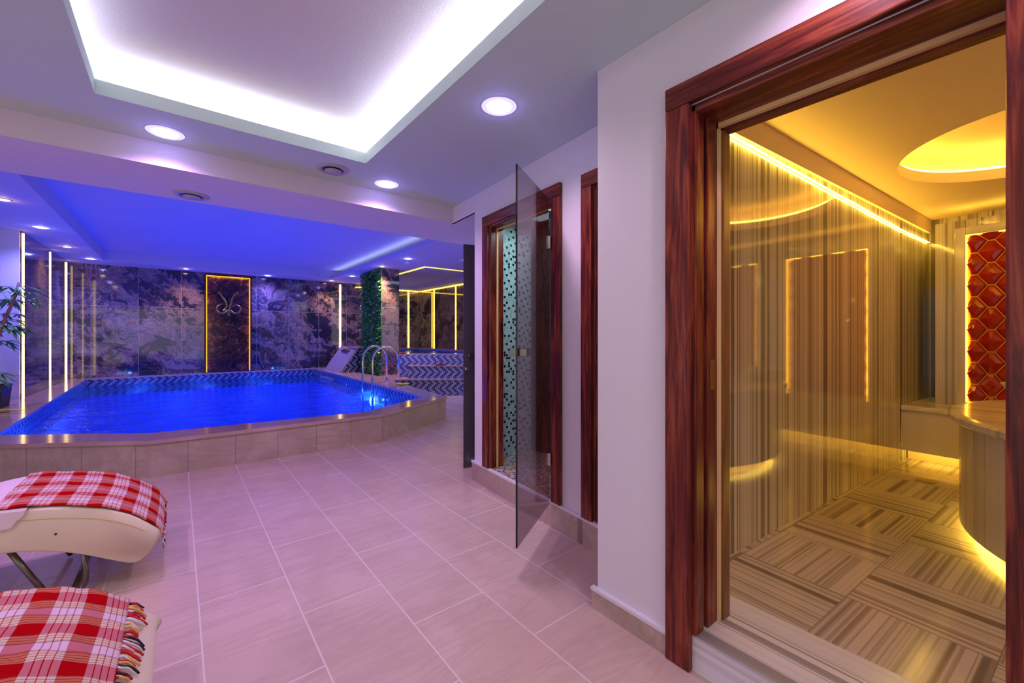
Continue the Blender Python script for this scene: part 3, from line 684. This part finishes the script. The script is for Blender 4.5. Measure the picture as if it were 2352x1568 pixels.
obj('tray_edge', MB().box(4.62, 5.8, 7.5, 7.56, ZH-.006, ZH).box(4.62, 4.68, 6.9, 7.5, ZH-.006, ZH), 'white_plastic', pl)
obj('tray_glow', MB().box(4.68, 5.8, 6.9, 7.5, ZH-.004, ZH), 'panel_light', pl)

# ------------------------------------------------------------------ large hammam doorway
d1 = thing('door_1', 'large dark red wooden door frame of the striped marble room', 'doorway', (1.65, .45, 0), kind='structure')
CZ = 2.285
obj('casing', MB().box(X1-.032, X1, OPY1-.015, .922, 0, CZ-.09), 'red_wood', d1, bevel=.006)
obj('casing', MB().box(X1-.032, X1, -.06, .036, 0, CZ-.09), 'red_wood', d1, bevel=.006)
obj('head_casing', MB().box(X1-.032, X1, -.06, .922, CZ-.09, CZ), 'red_wood_across', d1, bevel=.006)
jm = MB().box(X1-.005, 1.62, OPY1-.03, OPY1, ZF, OPZ); jm.box(1.64, 1.72, OPY1-.036, OPY1, ZF-.02, OPZ); obj('jamb', jm, 'red_wood', d1, bevel=.004)
obj('jamb_lining', MB().box(1.60, 1.79, OPY1-.015, OPY1+.001, ZF-.01, OPZ), 'dark_metal', d1)
obj('door_stop', MB().box(1.735, 1.79, OPY1-.055, OPY1-.012, ZF-.01, OPZ), 'brown_wood', d1, bevel=.003)
obj('seal', MB().box(1.715, 1.737, OPY1-.044, OPY1-.012, ZF-.01, OPZ-.05), 'cream_seal', d1)
obj('head_jamb', MB().box(X1-.005, 1.72, OPY0, OPY1, OPZ-.028, OPZ+.001), 'red_wood_across', d1, bevel=.004)
obj('head_stop', MB().box(1.735, 1.79, OPY0, OPY1, OPZ-.058, OPZ+.001), 'red_wood_across', d1, bevel=.003)
obj('head_seal', MB().box(1.715, 1.737, OPY0, OPY1-.04, OPZ-.046, OPZ), 'cream_seal', d1)
obj('jamb', MB().box(X1, 1.79, OPY0-.001, OPY0+.015, ZF, OPZ), 'red_wood', d1)
obj('strike_plate', MB().box(1.655, 1.69, OPY1-.040, OPY1-.036, 1.08, 1.20), 'brass', d1, bevel=.001)
si = MB().box(X1-.004, 1.925, OPY0, OPY1, 0, ZF+.002).box(1.79, 1.925, OPY1, 1.02, ZF-.05, ZF+.002)
struct(obj('trim_5', si, 'stripe_sill'), 'grey striped marble threshold of the large doorway', 'threshold')

# ------------------------------------------------------------------ hammam
RZ = Matrix.Translation((2.2, 1.0, 0)) @ Matrix.Rotation(math.atan2(hd.y, hd.x), 4, 'Z')
def hob(name, mb, mat):   # built in the local frame of the turned room: x along wall, -y into the room
    o = obj(name, MB().add([RZ @ Vector(v) for v in mb.v], mb.f), mat, pts=RZ)
    return o
# floor origin so that pattern lines fall at x=1.93+.445k, y=.52 below wall
FO = RZ @ Matrix.Translation((-.285+.0, -.475, 0))
fm = MB().box(-.40, 4.0, -3.7, 0, 0, ZF)
o = obj('floor_hammam', MB().add([RZ @ Vector(v) for v in fm.v], fm.f), 'basket_marble', pts=FO)
struct(o, 'basket weave striped marble floor of the yellow room', 'floor')
struct(hob('wall_hammam_side', MB().box(-.41, 4.05, 0, .1, 0, 2.37), 'stripe_wall'), 'polished striped marble wall on the left of the yellow room', 'wall')
struct(hob('wall_hammam_far', MB().box(3.98, 4.08, -3.7, 0, 0, 2.7), 'stripe_far'), 'striped marble end wall of the yellow room', 'wall')
struct(hob('wall_hammam_niche', MB().box(3.45, 3.97, -3.69, -.147, .0, 2.35), 'stripe_far'), 'striped marble wall block carrying the red tile panels', 'wall')
struct(hob('wall_hammam_right', MB().box(-.4, 4.0, -3.8, -3.7, 0, 2.7), 'stripe_wall'), 'striped marble wall opposite the side wall', 'wall')
struct(hob('trim_6', MB().box(-.41, 3.98, -.02, .1, 2.365, 2.52), 'hammam_plaster'), 'plaster bulkhead above the side wall of the yellow room', 'bulkhead')
# ceiling with oval recess
hcx, hcy, rx_, ry_ = 4.19, -.10, .77, .71
cm = MB(); out = [tuple((RZ @ Vector(p))[:2]) for p in ((-.41, .0, 0), (4.0, .0, 0), (4.0, -3.7, 0), (-.41, -3.7, 0))]
inn = [(hcx+rx_*math.cos(2*PI*k/64), hcy+ry_*math.sin(2*PI*k/64)) for k in range(64)]
ring(cm, inn, out, 2.50, 2.58)
struct(obj('ceiling_hammam', cm, 'hammam_plaster'), 'warm plaster ceiling of the yellow room with oval recess', 'ceiling')
cm = MB().lathe([(1.14, 2.58), (1.14, 2.74), (.001, 2.74)], hcx, hcy, 64, rx_, ry_)
struct(obj('ceiling_hammam_recess', cm, 'hammam_plaster'), 'glowing oval recess of the yellow room ceiling', 'ceiling')
tag(obj('led_strip', MB().lathe([(1.02, 2.581), (1.02, 2.60), (1.06, 2.60), (1.06, 2.581)], hcx, hcy, 64, rx_, ry_), 'strip_hammam'), 'hidden light ring on the ledge of the oval ceiling recess', 'light strip')
tag(hob('led_strip', MB().tube([(.02+.3*k, -.014, 2.347-.0085*k+.002*math.sin(k*2.3)) for k in range(11)], .0045, 6), 'strip_wall'), 'bright yellow light line along the top of the striped wall', 'light strip')
# red tile panels
def red_panel(label, b0, b1):
    z0, z1 = .66, 2.205
    o = thing('red_tile_panel', label, 'tile panel', (*hp(3.44, (b0+b1)/2), z0), group='backlit red tile panels')
    def L(mb): return MB().add([RZ @ Vector(v) for v in mb.v], mb.f)
    obj('frame', L(MB().box(3.40, 3.45, -b0, -b0+.07, z0, z1+.07).box(3.40, 3.45, -b1-.07, -b1, z0, z1+.07).box(3.40, 3.45, -b1, -b0, z1, z1+.07)), 'stripe_soft', o, bevel=.006)
    obj('light_edge', L(MB().box(3.415, 3.425, -b0-.010, -b0, z0, z1).box(3.415, 3.425, -b1, -b1+.010, z0, z1).box(3.415, 3.425, -b1, -b0, z1-.010, z1)), 'strip_panel', o)
    obj('grout', L(MB().box(3.435, 3.449, -b1, -b0, z0, z1)), 'led_lit_grout', o)
    tm = MB(); S = 1.32; W = .128*S; f = .03*S; Hh = .149*S; cpitch = (W+f)/2
    k = 0; yy = b0+W*.28
    while yy < b1:
        zz = z0-Hh/2+(k % 2)*Hh/2
        while zz < z1+Hh/2:
            g = .0035; hw = W/2-g; hf = f/2-g*.3; hh = Hh/2-g
            o6 = [(-hf, hh), (hf, hh), (hw, 0), (hf, -hh), (-hf, -hh), (-hw, 0)]
            loops = []
            for sc_, dep in ((1, 0), (.97, .008), (.80, .017), (.42, .029), (.12, .034)):
                loops.append([(3.435-dep, -min(max(yy+p[0]*sc_, b0+.002), b1-.002), min(max(zz+p[1]*sc_, z0+.002), z1-.002)) for p in o6])
            tm.loft(loops, True); zz += Hh
        yy += cpitch; k += 1
    obj('red_tiles', L(tm), 'red_ceramic', o, bevel=.0)
    return o
red_panel('red diamond tile panel seen past the rounded stone table', .35, 1.12)
red_panel('second red tile panel farther right on the end wall', 1.46, 2.5)
# bench
bn = thing('marble_bench', 'pale marble bench at the end of the yellow room', 'bench', (*hp(3.3, .8), ZF))
def L(mb): return MB().add([RZ @ Vector(v) for v in mb.v], mb.f)
obj('bench_top', L(MB().box(2.985, 3.449, -3.69, -.005, .615, .655).box(3.449, 3.979, -.146, -.005, .615, .655)), 'stripe_soft', bn, bevel=.008)
obj('bench_front', L(MB().box(3.01, 3.05, -3.69, -.006, .245, .615)), 'stripe_soft', bn)
obj('toe_kick', L(MB().box(3.20, 3.24, -3.69, -.006, ZF, .615)), 'hammam_plaster', bn)
obj('light_strip', L(MB().box(3.06, 3.09, -3.6, -.02, .26, .275)), 'strip_toe', bn)
# rounded stone table
tb = thing('stone_table', 'rounded pale marble stone table lit from beneath', 'stone table', (3.8, -.46, ZF))
def ell(sx, sy, z, n=72): return [(3.8+1.05*sx*math.cos(2*PI*k/n), -.46+.78*sy*math.sin(2*PI*k/n), z) for k in range(n)]
obj('table_top', MB().loft([ell(.96, .95, .80), ell(.99, .985, .802), ell(1., 1., .812), ell(1., 1., .838), ell(.99, .985, .848), ell(.96, .95, .85)]), 'stripe_soft', tb, smooth=False, bevel=.0)
obj('table_body', MB().loft([ell(.955, .94, .205), ell(.955, .94, .80)]), 'stripe_soft', tb)
obj('plinth', MB().loft([ell(.82, .78, ZF), ell(.82, .78, .205)]), 'hammam_plaster', tb)
obj('light_strip', MB().loft([ell(.86, .83, .19), ell(.88, .855, .19), ell(.88, .855, .204), ell(.86, .83, .204)]), 'strip_toe', tb)
bk = thing('marble_basin', 'small golden lit marble basin at the back of the stone table', 'basin', (4.35, .02, .85))
obj('bowl', MB().lathe([(.12, .851), (.15, .90), (.19, .975), (.17, .975), (.13, .90), (.001, .875)], 4.42, -.06, 32), 'stripe_soft', bk, smooth=True)
tag(hob('led_strip', MB().tube([(3.05, -.014, 2.262), (3.93, -.014, 2.262)], .004, 6), 'strip_wall'), 'added yellow light line brightening the far corner above the bench of the striped room', 'light strip')  # extra strip added to brighten the dark alcove
tag(hob('led_strip', MB().box(3.60, 3.63, -3.5, -.2, 2.351, 2.36), 'strip_toe'), 'light strip on top of the end wall block in the yellow room', 'light strip')
tag(hob('floor_drain', MB().box(2.44, 2.55, -.33, -.22, ZF+.0005, ZF+.004), 'brass'), 'small square brass floor drain near the bench', 'drain')

# ------------------------------------------------------------------ steam room
def wp3(y, off, z): return (*wallpt(y, off), z)
sr = MB()
sr.box(2.22, 2.8, 3.085, 3.12, 0, 2.4)
struct(obj('wall_steam_left', sr, 'steam_mosaic'), 'turquoise and black dotted mosaic wall inside the steam room', 'wall')
struct(obj('wall_steam_back', MB().box(2.72, 2.80, 1.36, 3.084, 0, 2.4), 'brown_mosaic'), 'dark brown mosaic back wall of the steam room', 'wall')
struct(obj('wall_steam_right', MB().box(2.22, 2.8, 1.28, 1.36, 0, 2.4), 'brown_mosaic'), 'near mosaic wall of the steam room', 'wall')
struct(obj('ceiling_steam', MB().box(2.2, 2.8, 1.28, 3.12, 2.36, 2.4), 'steam_dark'), 'dark ceiling of the steam room', 'ceiling')
struct(obj('floor_steam', MB().prism([wallpt(SY0, .0), wallpt(SY1, .0), (2.2, 3.084), (2.719, 3.084), (2.719, 1.36), (2.2, 1.36)], .05, ZS), 'steam_floor_mosaic'), 'colourful mosaic threshold and floor of the steam room', 'floor')
def wooden_frame(nm, label, y0, y1, ztop, leaf=False):
    o = thing(nm, label, 'doorway', (*wallpt((y0+y1)/2), ZS), math.atan2(.0806, 1)*-1, kind='structure')
    cw = .088; zb = ZS
    def pr(a, b, o0, o1, z0, z1): return MB().prism([wallpt(a, o0), wallpt(b, o0), wallpt(b, o1), wallpt(a, o1)], z0, z1)
    obj('casing', pr(y1-cw, y1, -.03, 0, zb, ztop-cw), 'red_wood', o, bevel=.005)
    obj('casing', pr(y0, y0+cw, -.03, 0, zb, ztop-cw), 'red_wood', o, bevel=.005)
    obj('head_casing', pr(y0, y1, -.03, 0, ztop-cw, ztop), 'red_wood_across', o, bevel=.005)
    obj('jamb', pr(y1-cw-.02, y1-cw+.006, 0, .13, zb, ztop-cw), 'red_wood', o, bevel=.003)
    obj('jamb', pr(y0+cw-.006, y0+cw+.02, 0, .13, zb, ztop-cw), 'red_wood', o, bevel=.003)
    obj('head_jamb', pr(y0+cw, y1-cw, 0, .13, ztop-cw-.02, ztop-cw+.01), 'red_wood_across', o, bevel=.003)
    obj('seal', pr(y1-cw-.03, y1-cw-.02, .055, .07, zb, ztop-cw-.02), 'cream_seal', o)
    obj('head_seal', pr(y0+cw, y1-cw-.03, .055, .07, ztop-cw-.03, ztop-cw-.02), 'cream_seal', o)
    if leaf: obj('door_leaf', pr(y0+cw+.02, y1-cw-.02, .06, .10, zb, ztop-cw-.02), 'brown_wood', o)
    return o
d2 = wooden_frame('door_2', 'dark red wooden frame of the steam room doorway', 1.941, 2.955, 2.31)
wooden_frame('door_3', 'narrow dark red wooden door frame beside the wall corner', 1.31, 1.742, 2.29, True)
# glass leaf, hinged at near jamb, swung into the lounge
hx, hy = 1.985, 2.05; fxx, fyy = 1.41, 1.715
dv = Vector((fxx-hx, fyy-hy)); Ln = dv.length; dv.normalize(); nv = Vector((-dv.y, dv.x))
def gl(a, b, n0, n1, z0, z1):
    return MB().prism([(hx+dv.x*a+nv.x*n0, hy+dv.y*a+nv.y*n0), (hx+dv.x*b+nv.x*n0, hy+dv.y*b+nv.y*n0), (hx+dv.x*b+nv.x*n1, hy+dv.y*b+nv.y*n1), (hx+dv.x*a+nv.x*n1, hy+dv.y*a+nv.y*n1)], z0, z1)
gd = thing('glass_door', 'open smoked glass door leaf of the steam room', 'door', (hx, hy, .165))
gz0, gz1 = .162, 2.212
pane = MB().add([(hx+dv.x*.0, hy+dv.y*.0, gz0), (fxx-dv.x*.008, fyy-dv.y*.008, gz0), (fxx-dv.x*.008, fyy-dv.y*.008, gz1), (hx, hy, gz1)], [(0, 1, 2, 3)])
obj('glass_pane', gl(0, Ln-.004, -.004, .004, gz0, gz1), 'smoked_glass', gd)
obj('glass_rim', gl(Ln-.004, Ln, -.005, .005, gz0, gz1), 'glass_edge', gd)
for zz in (.42, 1.88):
    obj('hinge', gl(.0, .045, -.012, .012, zz, zz+.085), 'chrome', gd, bevel=.002)
kz = 1.185
for sgn in (-1, 1):
    k0, k1 = (.004, .05) if sgn > 0 else (-.05, -.004)
    hd_ = obj('door_handle', gl(Ln-.12, Ln-.02, k0, k1, kz, kz+.042), 'dark_steel', gd, bevel=.003)
# grey door behind the wall end
d4 = thing('door_4', 'dark grey door edge standing open behind the wall end', 'door', (2.5, 3.40, 0), kind='structure')
e = Vector((.96, -.28)).normalized(); ne = Vector((-e.y, e.x)); gx, gy = 2.172, 3.455
def gq(a, b, n0, n1, z0, z1): return MB().prism([(gx+e.x*a+ne.x*n0, gy+e.y*a+ne.y*n0), (gx+e.x*b+ne.x*n0, gy+e.y*b+ne.y*n0), (gx+e.x*b+ne.x*n1, gy+e.y*b+ne.y*n1), (gx+e.x*a+ne.x*n1, gy+e.y*a+ne.y*n1)], z0, z1)
obj('door_leaf', gq(0, .82, 0, .012, 0.004, 2.185), 'dark_glass', d4, bevel=.002)
obj('door_handle', gq(.035, .16, -.05, 0, 1.085, 1.12), 'dark_steel', d4, bevel=.006)
obj('lock_plate', gq(.012, .05, -.012, 0, .955, .985), 'chrome', d4, bevel=.003)

# ------------------------------------------------------------------ loungers
TOP = [(-1.95, .86), (-1.80, .80), (-1.60, .66), (-1.40, .52), (-1.22, .43), (-1.05, .41), (-.90, .445), (-.76, .485), (-.63, .497), (-.50, .480), (-.40, .458), (-.29, .42), (-.19, .362), (-.11, .292), (-.075, .245)]
BOT = [(-.085, .20), (-.125, .14), (-.174, .106), (-.26, .15), (-.382, .222), (-.50, .27), (-.632, .300), (-.76, .285), (-.90, .24), (-1.05, .21), (-1.22, .24), (-1.40, .33), (-1.60, .47), (-1.80, .62), (-1.93, .74)]
def smooth_poly(P, n=3):
    out = []
    for i in range(len(P)-1):
        p0, p1, p2, p3 = P[max(i-1, 0)], P[i], P[i+1], P[min(i+2, len(P)-1)]
        for k in range(n):
            t_ = k/n
            out.append(tuple(.5*((2*p1[j])+(-p0[j]+p2[j])*t_+(2*p0[j]-5*p1[j]+4*p2[j]-p3[j])*t_*t_+(-p0[j]+3*p1[j]-3*p2[j]+p3[j])*t_**3) for j in range(2)))
    out.append(P[-1]); return out
TOPS = smooth_poly(TOP)
def topz(x):
    for i in range(len(TOPS)-1):
        if TOPS[i][0] <= x <= TOPS[i+1][0]:
            f = (x-TOPS[i][0])/(TOPS[i+1][0]-TOPS[i][0]); return TOPS[i][1]*(1-f)+TOPS[i+1][1]*f
    return TOPS[-1][1]
def lounger(label, dx, y0, y1):
    o = thing('lounger', label, 'lounger', (-.9+dx, (y0+y1)/2, 0), group='cream wave shaped loungers')
    prof = smooth_poly(TOP+BOT, 3)
    cx = sum(p[0] for p in prof)/len(prof)
    mb = MB(); loops = []
    for dy, sh in ((0, .010), (.004, .003), (.012, 0.), (-.012, 0.), (-.004, .003), (0, .010)):
        pass
    ys = [(y0, .014), (y0+.005, .004), (y0+.016, 0.), (y1-.016, 0.), (y1-.005, .004), (y1, .014)]
    for y, sh in ys:
        lp = []
        for i, (x, z) in enumerate(prof):
            a = prof[i-1]; b = prof[(i+1) % len(prof)]; tx, tz = b[0]-a[0], b[1]-a[1]; l = math.hypot(tx, tz) or 1
            lp.append((x+dx+tz/l*(-sh), y, z+tx/l*(-sh)*1))
        loops.append(lp)
    c_ = obj('cushion', mb.loft(loops), 'cream_leather', o)
    for p in c_.data.polygons: p.use_smooth = True
    # piping seam along the near side, 3 cm under the top
    for yy in (y0-.001, y1+.001):
        obj('seam', MB().tube([(x+dx, yy, z-.05) for x, z in TOPS if -1.8 < x < -.12], .0022, 5), 'cream_seal', c_)
    obj('button', MB().tube([(-.455+dx, y0-.004, .345), (-.455+dx, y0+.003, .345)], .005, 8), 'dark_metal', c_)
    for side in (y0+.07, y1-.03):
        obj('leg', MB().tube([(-.372+dx, side, .235), (-.362+dx, side, .12), (-.364+dx, side, .05), (-.376+dx, side, .02), (-.41+dx, side, .0125)], .0125, 10), 'dark_steel', o, smooth=True)
        obj('leg', MB().tube([(-.62+dx, side, .30), (-.545+dx, side, .14), (-.485+dx, side, .0125)], .0125, 10), 'dark_steel', o, smooth=True)
        obj('leg', MB().tube([(-1.20+dx, side, .26), (-1.26+dx, side, .12), (-1.31+dx, side, .0125)], .0125, 10), 'dark_steel', o, smooth=True)
        obj('leg', MB().tube([(-1.62+dx, side, .47), (-1.52+dx, side, .22), (-1.45+dx, side, .0125)], .0125, 10), 'dark_steel', o, smooth=True)
    obj('crossbar', MB().tube([(-.41+dx, y0+.07, .0125), (-.41+dx, y1-.03, .0125)], .011, 8), 'dark_steel', o, smooth=True)
    return o
lounger('cream lounger nearer the pool on curved steel legs', 0., 2.93, 3.55)
lounger('cream lounger nearest the camera, cut by the frame', .015, 1.42, 2.03)

def blanket(label, dx, y0, y1, xs, xe, hang, uo, vo, over=.006, cov=0.):
    o = thing('plaid_blanket', label, 'blanket', ((xs+xe)/2+dx, (y0+y1)/2, .3), group='red plaid fringed blankets')
    # path over the top profile in arc length
    path = []; x = xs
    while x < xe: path.append((x, topz(x)+over)); x += .008
    for k in range(hang): path.append((path[-1][0]+.0035*(1-k/max(1, hang))+.001, path[-1][1]-.0085))
    path = [p for p in path]
    nx = len(path); ny = 60; s = [0.]
    for i in range(1, nx): s.append(s[-1]+math.hypot(path[i][0]-path[i-1][0], path[i][1]-path[i-1][1]))
    inv = WM[o.name].inverted(); vs = []; uvs = []
    for i, (x, z) in enumerate(path):
        for j in range(ny+1):
            f = j/ny; y = y0+(y1-y0)*f
            wz = .004*math.sin(y*31+x*9)*math.sin(x*13+y*5)+.003*math.sin(x*47+y*17)
            edge = min(f, 1-f)*(y1-y0)
            dz = -.0*edge
            yy = y+.006*math.sin(x*23+j*.05)*(1 if f < .02 or f > .98 else .2)
            sh = cov*(f-.5)
            vs.append(tuple(inv @ Vector((x+dx+sh*.0, yy, z+abs(wz)+.001)))); uvs.append((s[i]+uo+.004*math.sin(y*9), y+vo))
    fs = [(i*(ny+1)+j, (i+1)*(ny+1)+j, (i+1)*(ny+1)+j+1, i*(ny+1)+j+1) for i in range(nx-1) for j in range(ny)]
    me = bpy.data.meshes.new('cloth'); me.from_pydata(vs, [], fs); uvl = me.uv_layers.new(name='UVMap')
    for lp in me.loops: uvl.data[lp.index].uv = uvs[lp.vertex_index]
    for p in me.polygons: p.use_smooth = True
    me.materials.append(M['plaid_cloth']); c_ = bpy.data.objects.new('cloth', me); C.objects.link(c_); c_.parent = o
    sd2 = c_.modifiers.new('thickness', 'SOLIDIFY'); sd2.thickness = .003; sd2.offset = 1
    return o, path
def tassels(o, x, z, dx, ys, direction, L0=.035):
    for i, y in enumerate(ys):
        for q in range(2):
            m_ = random.choice(['tassel_red', 'tassel_white', 'tassel_red', 'tassel_yellow', 'tassel_white', 'tassel_black'])
            yy = y+random.uniform(-.006, .006); L_ = L0*random.uniform(.6, 1.2); pts = []
            sw = random.uniform(-.6, .6)
            for k in range(7):
                f = k/6
                if direction == 'down': p = (x+dx+.006+.004*math.sin(f*9+i), yy+sw*.015*f, z-L_*f)
                else:
                    xx = x+L_*f; p = (xx+dx, yy+sw*.03*f+.003*math.sin(f*8+i), topz(min(xx, -.078))+.010+.006*math.sin(f*PI))
                pts.append(p)
            obj('tassel', MB().tube(pts, .0042, 6, .0028), m_, o, smooth=True)
b1_, pth = blanket('red plaid blanket over the lounger nearer the pool', 0., 2.935, 3.58, -.655, -.078, 5, .02, .03)
tassels(b1_, pth[-1][0], pth[-1][1]+.005, 0., [2.95+.032*i for i in range(4)]+[3.30+.03*i for i in range(9)], 'down', .085)
b2_, pth2 = blanket('red plaid blanket over the lounger nearest the camera', .015, 1.38, 2.055, -.75, -.145, 0, .085, .02)
tassels(b2_, -.150, 0, .015, [1.42+.026*i for i in range(24)], 'flat', .045)
# white pink cover under the first blanket
pc = MB(); lo = []
for i in range(30):
    x = -.545-.46*i/29
    z = topz(x)+.004
    drop = .065+.02*math.sin(i*.3) if i > 2 else .065*(i/3)**.5
    lo.append([(x, 3.556, z-.05), (x, 3.553, z), (x, 2.927, z), (x, 2.921, z-.01), (x, 2.918, z-drop), (x, 2.922, z-drop), (x, 2.926, z-.01), (x, 2.93, z-.002), (x, 3.55, z-.002), (x, 3.552, z-.05)])
tag(obj('seat_cover', MB().loft(lo), 'pink_cloth'), 'pale pink seat cover hanging over the lounger under the plaid blanket', 'cover')

# ------------------------------------------------------------------ plants on the left deck
pt = thing('potted_bamboo', 'bamboo like plant in a black planter on the pool deck', 'potted plant', (-1.98, 8.55, ZD))
PXc, PYc = -1.98, 8.55
obj('planter', MB().loft([[(PXc+a*s_, PYc+b*s_, z_) for a, b in ((-1,-1),(1,-1),(1,1),(-1,1))] for s_, z_ in ((.19, ZD+.001), (.215, ZD+.30), (.19, ZD+.30), (.185, ZD+.25))]), 'planter_black', pt, bevel=.004)
def stem(base, tip, r): return MB().tube([tuple(base[j]+(tip[j]-base[j])*f+(.01*math.sin(f*9) if j == 0 else 0) for j in range(3)) for f in [k/8 for k in range(9)]], r, 8, r*.7)
tipp = (-1.72, 8.82, 2.03)
stm = obj('stem', stem((PXc-.02, PYc, ZD+.25), tipp, .024), 'bark', pt, smooth=True)
def leafmesh(mb, p, d, L, wd):
    d = Vector(d).normalized(); sd_ = d.cross(Vector((.1, .2, 1))).normalized(); up = sd_.cross(d)
    N = 6; pts = []
    for k in range(N+1):
        f = k/N; c0 = Vector(p)+d*L*f-Vector((0, 0, 1))*L*.35*f*f; ww = wd*math.sin(PI*min(1, f*.9+.08))
        pts += [c0-sd_*ww, c0+up*.004, c0+sd_*ww]
    mb.add(pts, [(3*k+a, 3*k+a+1, 3*k+a+4, 3*k+a+3) for k in range(N) for a in (0, 1)])
fol = MB()
for zf in (.06, .10, .34, .40, .46, .50, .54, .60, .66, .80, .86, .92):
    b_ = [(PXc-.02)+(tipp[0]-PXc+.02)*zf, PYc+(tipp[1]-PYc)*zf, ZD+.25+(tipp[2]-ZD-.25)*zf]
    for k in range(4):
        an = random.uniform(0, 2*PI); q = (b_[0]+.15*math.cos(an), b_[1]+.15*math.sin(an), b_[2]+.05)
        fol.tube([b_, ((b_[0]+q[0])/2, (b_[1]+q[1])/2, b_[2]+.06), q], .004, 5)
        for e_ in range(6):
            an2 = an+random.uniform(-1.1, 1.1)
            leafmesh(fol, q, (math.cos(an2), math.sin(an2), random.uniform(-.5, .35)), random.uniform(.14, .22), .017)
obj('leaves', fol, 'leaf', pt)
yl = MB()
for q, dd in (((-1.55, 8.6, 1.78), (1, .1, -.5)), ((-1.55, 8.6, 1.78), (.7, .2, -1.)), ((-1.55, 8.6, 1.80), (1, .3, -.1)), ((-1.50, 8.6, 1.20), (1, 0, .2)), ((-1.50, 8.6, 1.20), (1, .2, -.05))):
    leafmesh(yl, q, dd, .22, .016)
obj('yellow_leaves', yl, 'yellow_leaf', pt)
lf = MB(); pts = []
leafb = [(-1.84+.36*k/14, 8.02-.10*k/14, ZD+.004+.02*math.sin(PI*k/14)) for k in range(15)]
lf.loft([[(x+.0, y+(.035*math.sin(PI*min(1, max(.05, k/14)))+.004)*math.cos(a), z+.006+.012*math.sin(a)*math.sin(PI*min(.95, max(.08, k/14)))) for a in [2*PI*j/8 for j in range(8)]] for k, (x, y, z) in enumerate(leafb)])
tag(obj('fallen_leaf', lf, 'yellow_leaf', smooth=True), 'yellow green leaf lying on the pool deck by the black planter', 'leaf')
